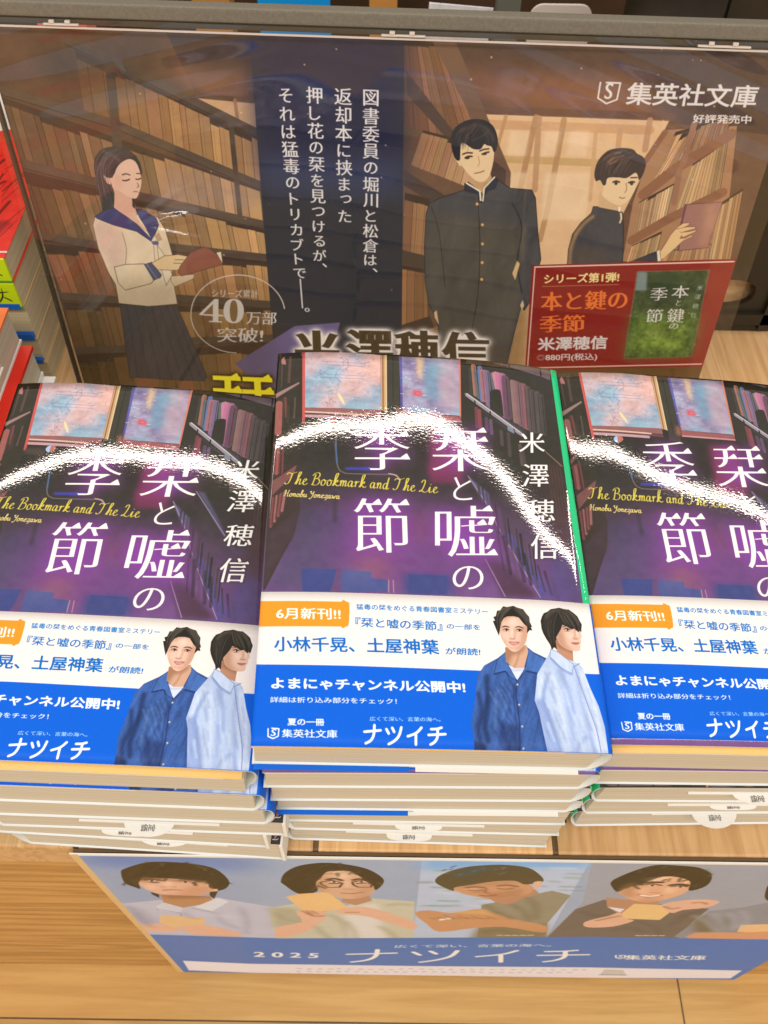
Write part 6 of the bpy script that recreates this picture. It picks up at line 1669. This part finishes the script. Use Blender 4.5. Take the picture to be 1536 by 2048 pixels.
# ------------------------------------------------------------------ other books at the left edge
def solid_book(label, x0, x1, y0, y1, z0, z1, cover_mat, spine_mat, spine='front', group=None, cover_t=0.0007, edge_mat=None, pages=None, lip=0.0):
    root = empty('comic_book', ((x0 + x1) / 2, y0, z0), label, 'book', group)
    c = Vector(root.location)
    def b(name, a0, a1, b0, b1, c0, c1, m, par=root, bev=0.0):
        o = box(name, a0 - c.x, a1 - c.x, b0 - c.y, b1 - c.y, c0 - c.z, c1 - c.z, m, par, bev)
        return o
    b('page_block', x0 + .002, x1 - .0006, y0 + .001, y1 - .001, z0 + cover_t + .0001, z1 - cover_t - .0001, pages or M_PAGES_OLD, root, 0.0004)
    b('cover', x0, x1, y0 - .0004, y1, z1 - cover_t, z1, cover_mat)
    b('back_cover', x0, x1, y0 - .0004, y1, z0, z0 + cover_t, edge_mat or cover_mat)
    if spine == 'front':
        b('spine', x0, x1 - .0002, y0 - .0012, y0 + .0006, z0 + .0001, z1 - .0001, spine_mat, root, 0.0005)
    if lip:
        b('blue_corner', x1 - 0.016, x1 - 0.0012, y0 - .0016, y0 + .0009, z0 + .0002, z0 + lip, M_BLUEP)
    return root

rc = Canvas(112, 176, 5, (226, 44, 30), None, (255, 236, 228))
rc.poly([(40, 100), (112, 128), (112, 176), (0, 176), (0, 120)], (236, 226, 216))
rc.text('02', (98, 112), (108, 115), (97, 119), (30, 26, 24), wt=(0.02, 0.01))
for k in range(60):
    x, y = rng.uniform(40, 112), rng.uniform(5, 100)
    rc.stroke([(x, y), (x - rng.uniform(2, 9), y - rng.uniform(6, 22))], rng.uniform(.4, 2.0), [(120, 20, 18), (160, 24, 18), (60, 16, 16)][k % 3], 0.6)
rc.poly([(60, 3), (100, 6), (108, 30), (70, 34)], (110, 22, 20), 0.6, soft=2)
rc.stroke([(50, 3), (112, 5)], 1.2, (240, 224, 214))
rc.noise(0.08, 6, 61)
IMG_RED = rc.image('red_cover_artwork')
bpy.data.objects.remove(_txt_o)
M_RED = printed('red_cover', IMG_RED, rough=0.25, spec=0.5, coat=0.5)
M_REDP = plain('red_plain', paper((236, 44, 28)), 0.3, 0.5)
lc = Canvas(112, 16, 8, (206, 220, 20), None, (255, 236, 228))
for st in ([(108, 11), (103, 10.4), (98, 11.2)], [(105, 13), (104, 8), (101, 4)], [(104, 8), (108, 5)], [(94, 12), (92, 4)], [(96, 9), (90, 8.5)], [(86, 12), (82, 4), (79, 10)]):
    lc.stroke(st, 0.9, (30, 30, 20), 0.9, curve=4, taper=True)
lc.poly([(0, 0), (112, 0), (112, 1.6), (0, 1.6)], (90, 150, 60))
IMG_LIME = lc.image('lime_spine_artwork')
M_LIME = printed('lime_spine', IMG_LIME, rough=0.35, spec=0.4)
M_BLUEP = plain('blue_plain', paper((24, 96, 190)), 0.4, 0.4)
M_CREAM = plain('cream_cover', paper((206, 170, 120)), 0.5, 0.3)
M_ORANGE = plain('orange_plain', paper((246, 124, 60)), 0.35, 0.4, 0.1, 30)
GA = 'comic books stacked behind at the left'
A1 = solid_book('red and white covered comic book on top of the stack at the far left', -0.3026, -0.1906, 0.260, 0.434, 0.0730, 0.0880, M_RED, M_LIME, group=GA)
for ch in A1.children:
    if ch.name.startswith('cover'):
        me = ch.data
        ul = me.uv_layers.new(name='UVMap')
        xs = [v.co.x for v in me.vertices]; ys = [v.co.y for v in me.vertices]
        for lp in me.loops:
            co = me.vertices[lp.vertex_index].co
            ul.data[lp.index].uv = ((co.x - min(xs)) / (max(xs) - min(xs)), (co.y - min(ys)) / (max(ys) - min(ys)))
solid_book('comic book with a lime yellow spine, second in the far left stack', -0.3030, -0.1908, 0.260, 0.434, 0.0560, 0.0727, M_CREAM, M_LIME, group=GA, lip=0.0035)
solid_book('thick blue-edged comic book, third from the top of the far left stack', -0.3030, -0.1912, 0.262, 0.434, 0.0322, 0.0557, M_CREAM, None, 'none', group=GA, cover_t=0.0006, lip=0.0045)
solid_book('blue-edged comic book, second from the table in the far left stack', -0.3030, -0.1916, 0.262, 0.434, 0.0150, 0.0319, M_CREAM, None, 'none', group=GA, cover_t=0.0006, lip=0.0030)
solid_book('lowest comic book of the far left stack, flat on the table top', -0.3030, -0.1910, 0.262, 0.434, 0.0002, 0.0147, M_CREAM, None, 'none', group=GA)
for root in [o for o in bpy.data.objects if o.get('group') == GA]:
    for ch in root.children:
        if ch.name.startswith('spine'):
            me = ch.data; ul = me.uv_layers.new(name='UVMap')
            xs = [v.co.x for v in me.vertices]; zs = [v.co.z for v in me.vertices]
            for lp in me.loops:
                co = me.vertices[lp.vertex_index].co
                ul.data[lp.index].uv = ((co.x - min(xs)) / (max(xs) - min(xs)), (co.z - min(zs)) / (max(zs) - min(zs)))
GB = 'books at the left edge beside the left stack'
B1 = solid_book('orange covered book at the left edge, top of the pile beside the left stack', -0.2920, -0.1840, 0.080, 0.2320, 0.0585, 0.0800, M_ORANGE, None, 'none', group=GB, cover_t=0.0012, edge_mat=M_WHITE, pages=M_PAGES)
B2 = solid_book('book with a bright red cover edge under the orange one at the left', -0.2860, -0.1782, 0.080, 0.2290, 0.0380, 0.0582, M_REDP, None, 'none', group=GB, cover_t=0.0022, edge_mat=M_WHITE, pages=M_PAGES)
solid_book('lowest book of the left edge pile, white cover edge, standing on the table top', -0.2850, -0.1720, 0.082, 0.2280, 0.0002, 0.0377, M_WHITE, None, 'none', group=GB, cover_t=0.0008, pages=M_PAGES)
for par, x, z in ((B1, -0.1845, 0.066), (B2, -0.1786, 0.046)):
    c = par.location
    o = box('slip', x - .02 - c.x, x + .0009 - c.x, 0.12 - c.y, 0.205 - c.y, z - c.z, z + .0007 - c.z, M_WHITE, par)

# ------------------------------------------------------------------ what shows behind the poster
M_BLACK = plain('black_plastic', (0.022, 0.019, 0.012), 0.45, 0.4, 0.2, 40)
bx = empty('black_crate', (0.26, 0.312, 0), 'black crate with an oval hand hole behind the right end of the poster', 'crate')
def local(o, v): return [(a - o.location.x, b - o.location.y, c - o.location.z) for a, b, c in v]
hx, hz, ra, rb = 0.1960, 0.0293, 0.0190, 0.0098
N_ = 64
xa, xb, za, zb = 0.150, 0.420, 0.001, 0.26
Vo, Fo = [], []
ring = []
for k in range(N_):
    a = 2 * math.pi * k / N_
    ca, sa = math.cos(a), math.sin(a)
    ex = hx + ra * math.copysign(abs(ca) ** 0.8, ca); ez = hz + rb * math.copysign(abs(sa) ** 0.8, sa)
    s = min(((xb - hx) / ca if ca > 1e-6 else 9), ((xa - hx) / ca if ca < -1e-6 else 9), ((zb - hz) / sa if sa > 1e-6 else 9), ((za - hz) / sa if sa < -1e-6 else 9))
    ring.append(((ex, ez), (hx + ca * s, hz + sa * s)))
for y in (0.312, 0.316):
    for (e, o_) in ring:
        Vo.append((e[0], y, e[1])); Vo.append((o_[0], y, o_[1]))
for k in range(N_):
    a, b = 2 * k, 2 * ((k + 1) % N_)
    Fo += [(a, a + 1, b + 1, b), (2 * N_ + a, 2 * N_ + b, 2 * N_ + b + 1, 2 * N_ + a + 1), (a, b, 2 * N_ + b, 2 * N_ + a)]
mesh_obj('front_panel', local(bx, Vo), Fo, M_BLACK, bx)
c = bx.location
box('side_panel', 0.150 - c.x, 0.154 - c.x, 0.3161 - c.y, 0.50 - c.y, 0.001, 0.26, M_BLACK, bx)
box('rib', 0.224 - c.x, 0.230 - c.x, 0.309 - c.y, 0.3119 - c.y, 0.004, 0.25, M_BLACK, bx)
box('rib', 0.150 - c.x, 0.42 - c.x, 0.309 - c.y, 0.3118 - c.y, 0.008, 0.016, M_BLACK, bx)
wd = box('wooden_block', 0.158, 0.30, 0.322, 0.42, 0.0005, 0.10, M_TOP)
tag(wd, 'pale wooden block seen through the oval hole of the black crate', 'block')

bw = box('rear_shelf', -1.2, 1.2, 0.80, 0.82, -0.25, 0.5, plain('rear_brown', (0.055, 0.032, 0.016), 0.6, 0.2, 0.35, 14))
tag(bw, 'dark brown shelf back far behind the poster rail', 'shelf')

def rounded_plate(name, x0, x1, y, z0, z1, r, thick, mat, label, cat, group=None):
    pts = []
    for cx_, cz_, a0 in ((x1 - r, z1 - r, 0), (x0 + r, z1 - r, 90), (x0 + r, z0 + r, 180), (x1 - r, z0 + r, 270)):
        for k in range(7):
            a = math.radians(a0 + 15 * k)
            pts.append((cx_ + r * math.cos(a), cz_ + r * math.sin(a)))
    n_ = len(pts)
    V = [(p[0], y, p[1]) for p in pts] + [(p[0], y + thick, p[1]) for p in pts]
    F = [tuple(range(n_ - 1, -1, -1)), tuple(range(n_, 2 * n_))] + [(k, (k + 1) % n_, n_ + (k + 1) % n_, n_ + k) for k in range(n_)]
    o = mesh_obj(name, V, F, mat)
    return tag(o, label, cat, group)
M_PLATE = plain('pale_plate', paper((250, 226, 212)), 0.4, 0.4)
GP = 'white rounded cards standing behind the poster'
rounded_plate('display_card', 0.0900, 0.1303, 0.500, -0.02, 0.1054, 0.008, 0.002, M_PLATE, 'white rounded card behind the rail, between the slanting leaflet and the next card', 'card', GP)
rounded_plate('display_card', 0.1617, 0.2026, 0.500, -0.02, 0.1050, 0.008, 0.002, M_PLATE, 'white rounded card behind the rail, above the imprint name on the poster', 'card', GP)
rounded_plate('display_card', 0.2250, 0.2640, 0.510, -0.02, 0.0990, 0.008, 0.002, M_PLATE, 'white rounded card behind the rail, cut off at the upper right corner', 'card', GP)
tag(box('blue_sheet', -0.0857, -0.0392, 0.500, 0.502, -0.02, 0.1120, plain('sky_blue', paper((0, 150, 226)), 0.4, 0.4)), 'bright blue sheet standing behind the poster rail', 'sheet')
lf = box('leaflet', -0.0205, 0.0210, 0.0, 0.0015, -0.06, 0.0, plain('leaflet_white', paper((244, 232, 232)), 0.4, 0.4, 0.12, 120))
lf.location = (0.0450, 0.500, 0.1040); lf.rotation_euler = (0, math.radians(4), 0)
tag(lf, 'white leaflet leaning aslant behind the middle of the rail', 'leaflet')
tag(box('orange_carton', -0.0140, 0.0040, 0.503, 0.52, -0.02, 0.108, plain('carton_tan', paper((206, 140, 70)), 0.5, 0.3)), 'narrow tan carton between blue sheet and leaflet', 'carton')
tag(box('red_carton', -0.232, -0.200, 0.500, 0.52, -0.02, 0.1085, plain('carton_red', paper((232, 110, 96)), 0.5, 0.3)), 'pinkish red carton behind the left end of the rail', 'carton')
tag(box('brown_carton', -0.128, -0.104, 0.500, 0.52, -0.02, 0.110, plain('carton_brown', paper((190, 130, 64)), 0.5, 0.3)), 'brown carton behind the rail, left of the blue sheet', 'carton')
tag(box('grey_post', 0.0690, 0.0840, 0.505, 0.52, -0.02, 0.13, plain('post_grey', paper((120, 116, 104)), 0.5, 0.3)), 'grey post between the leaflet and the white cards', 'post')
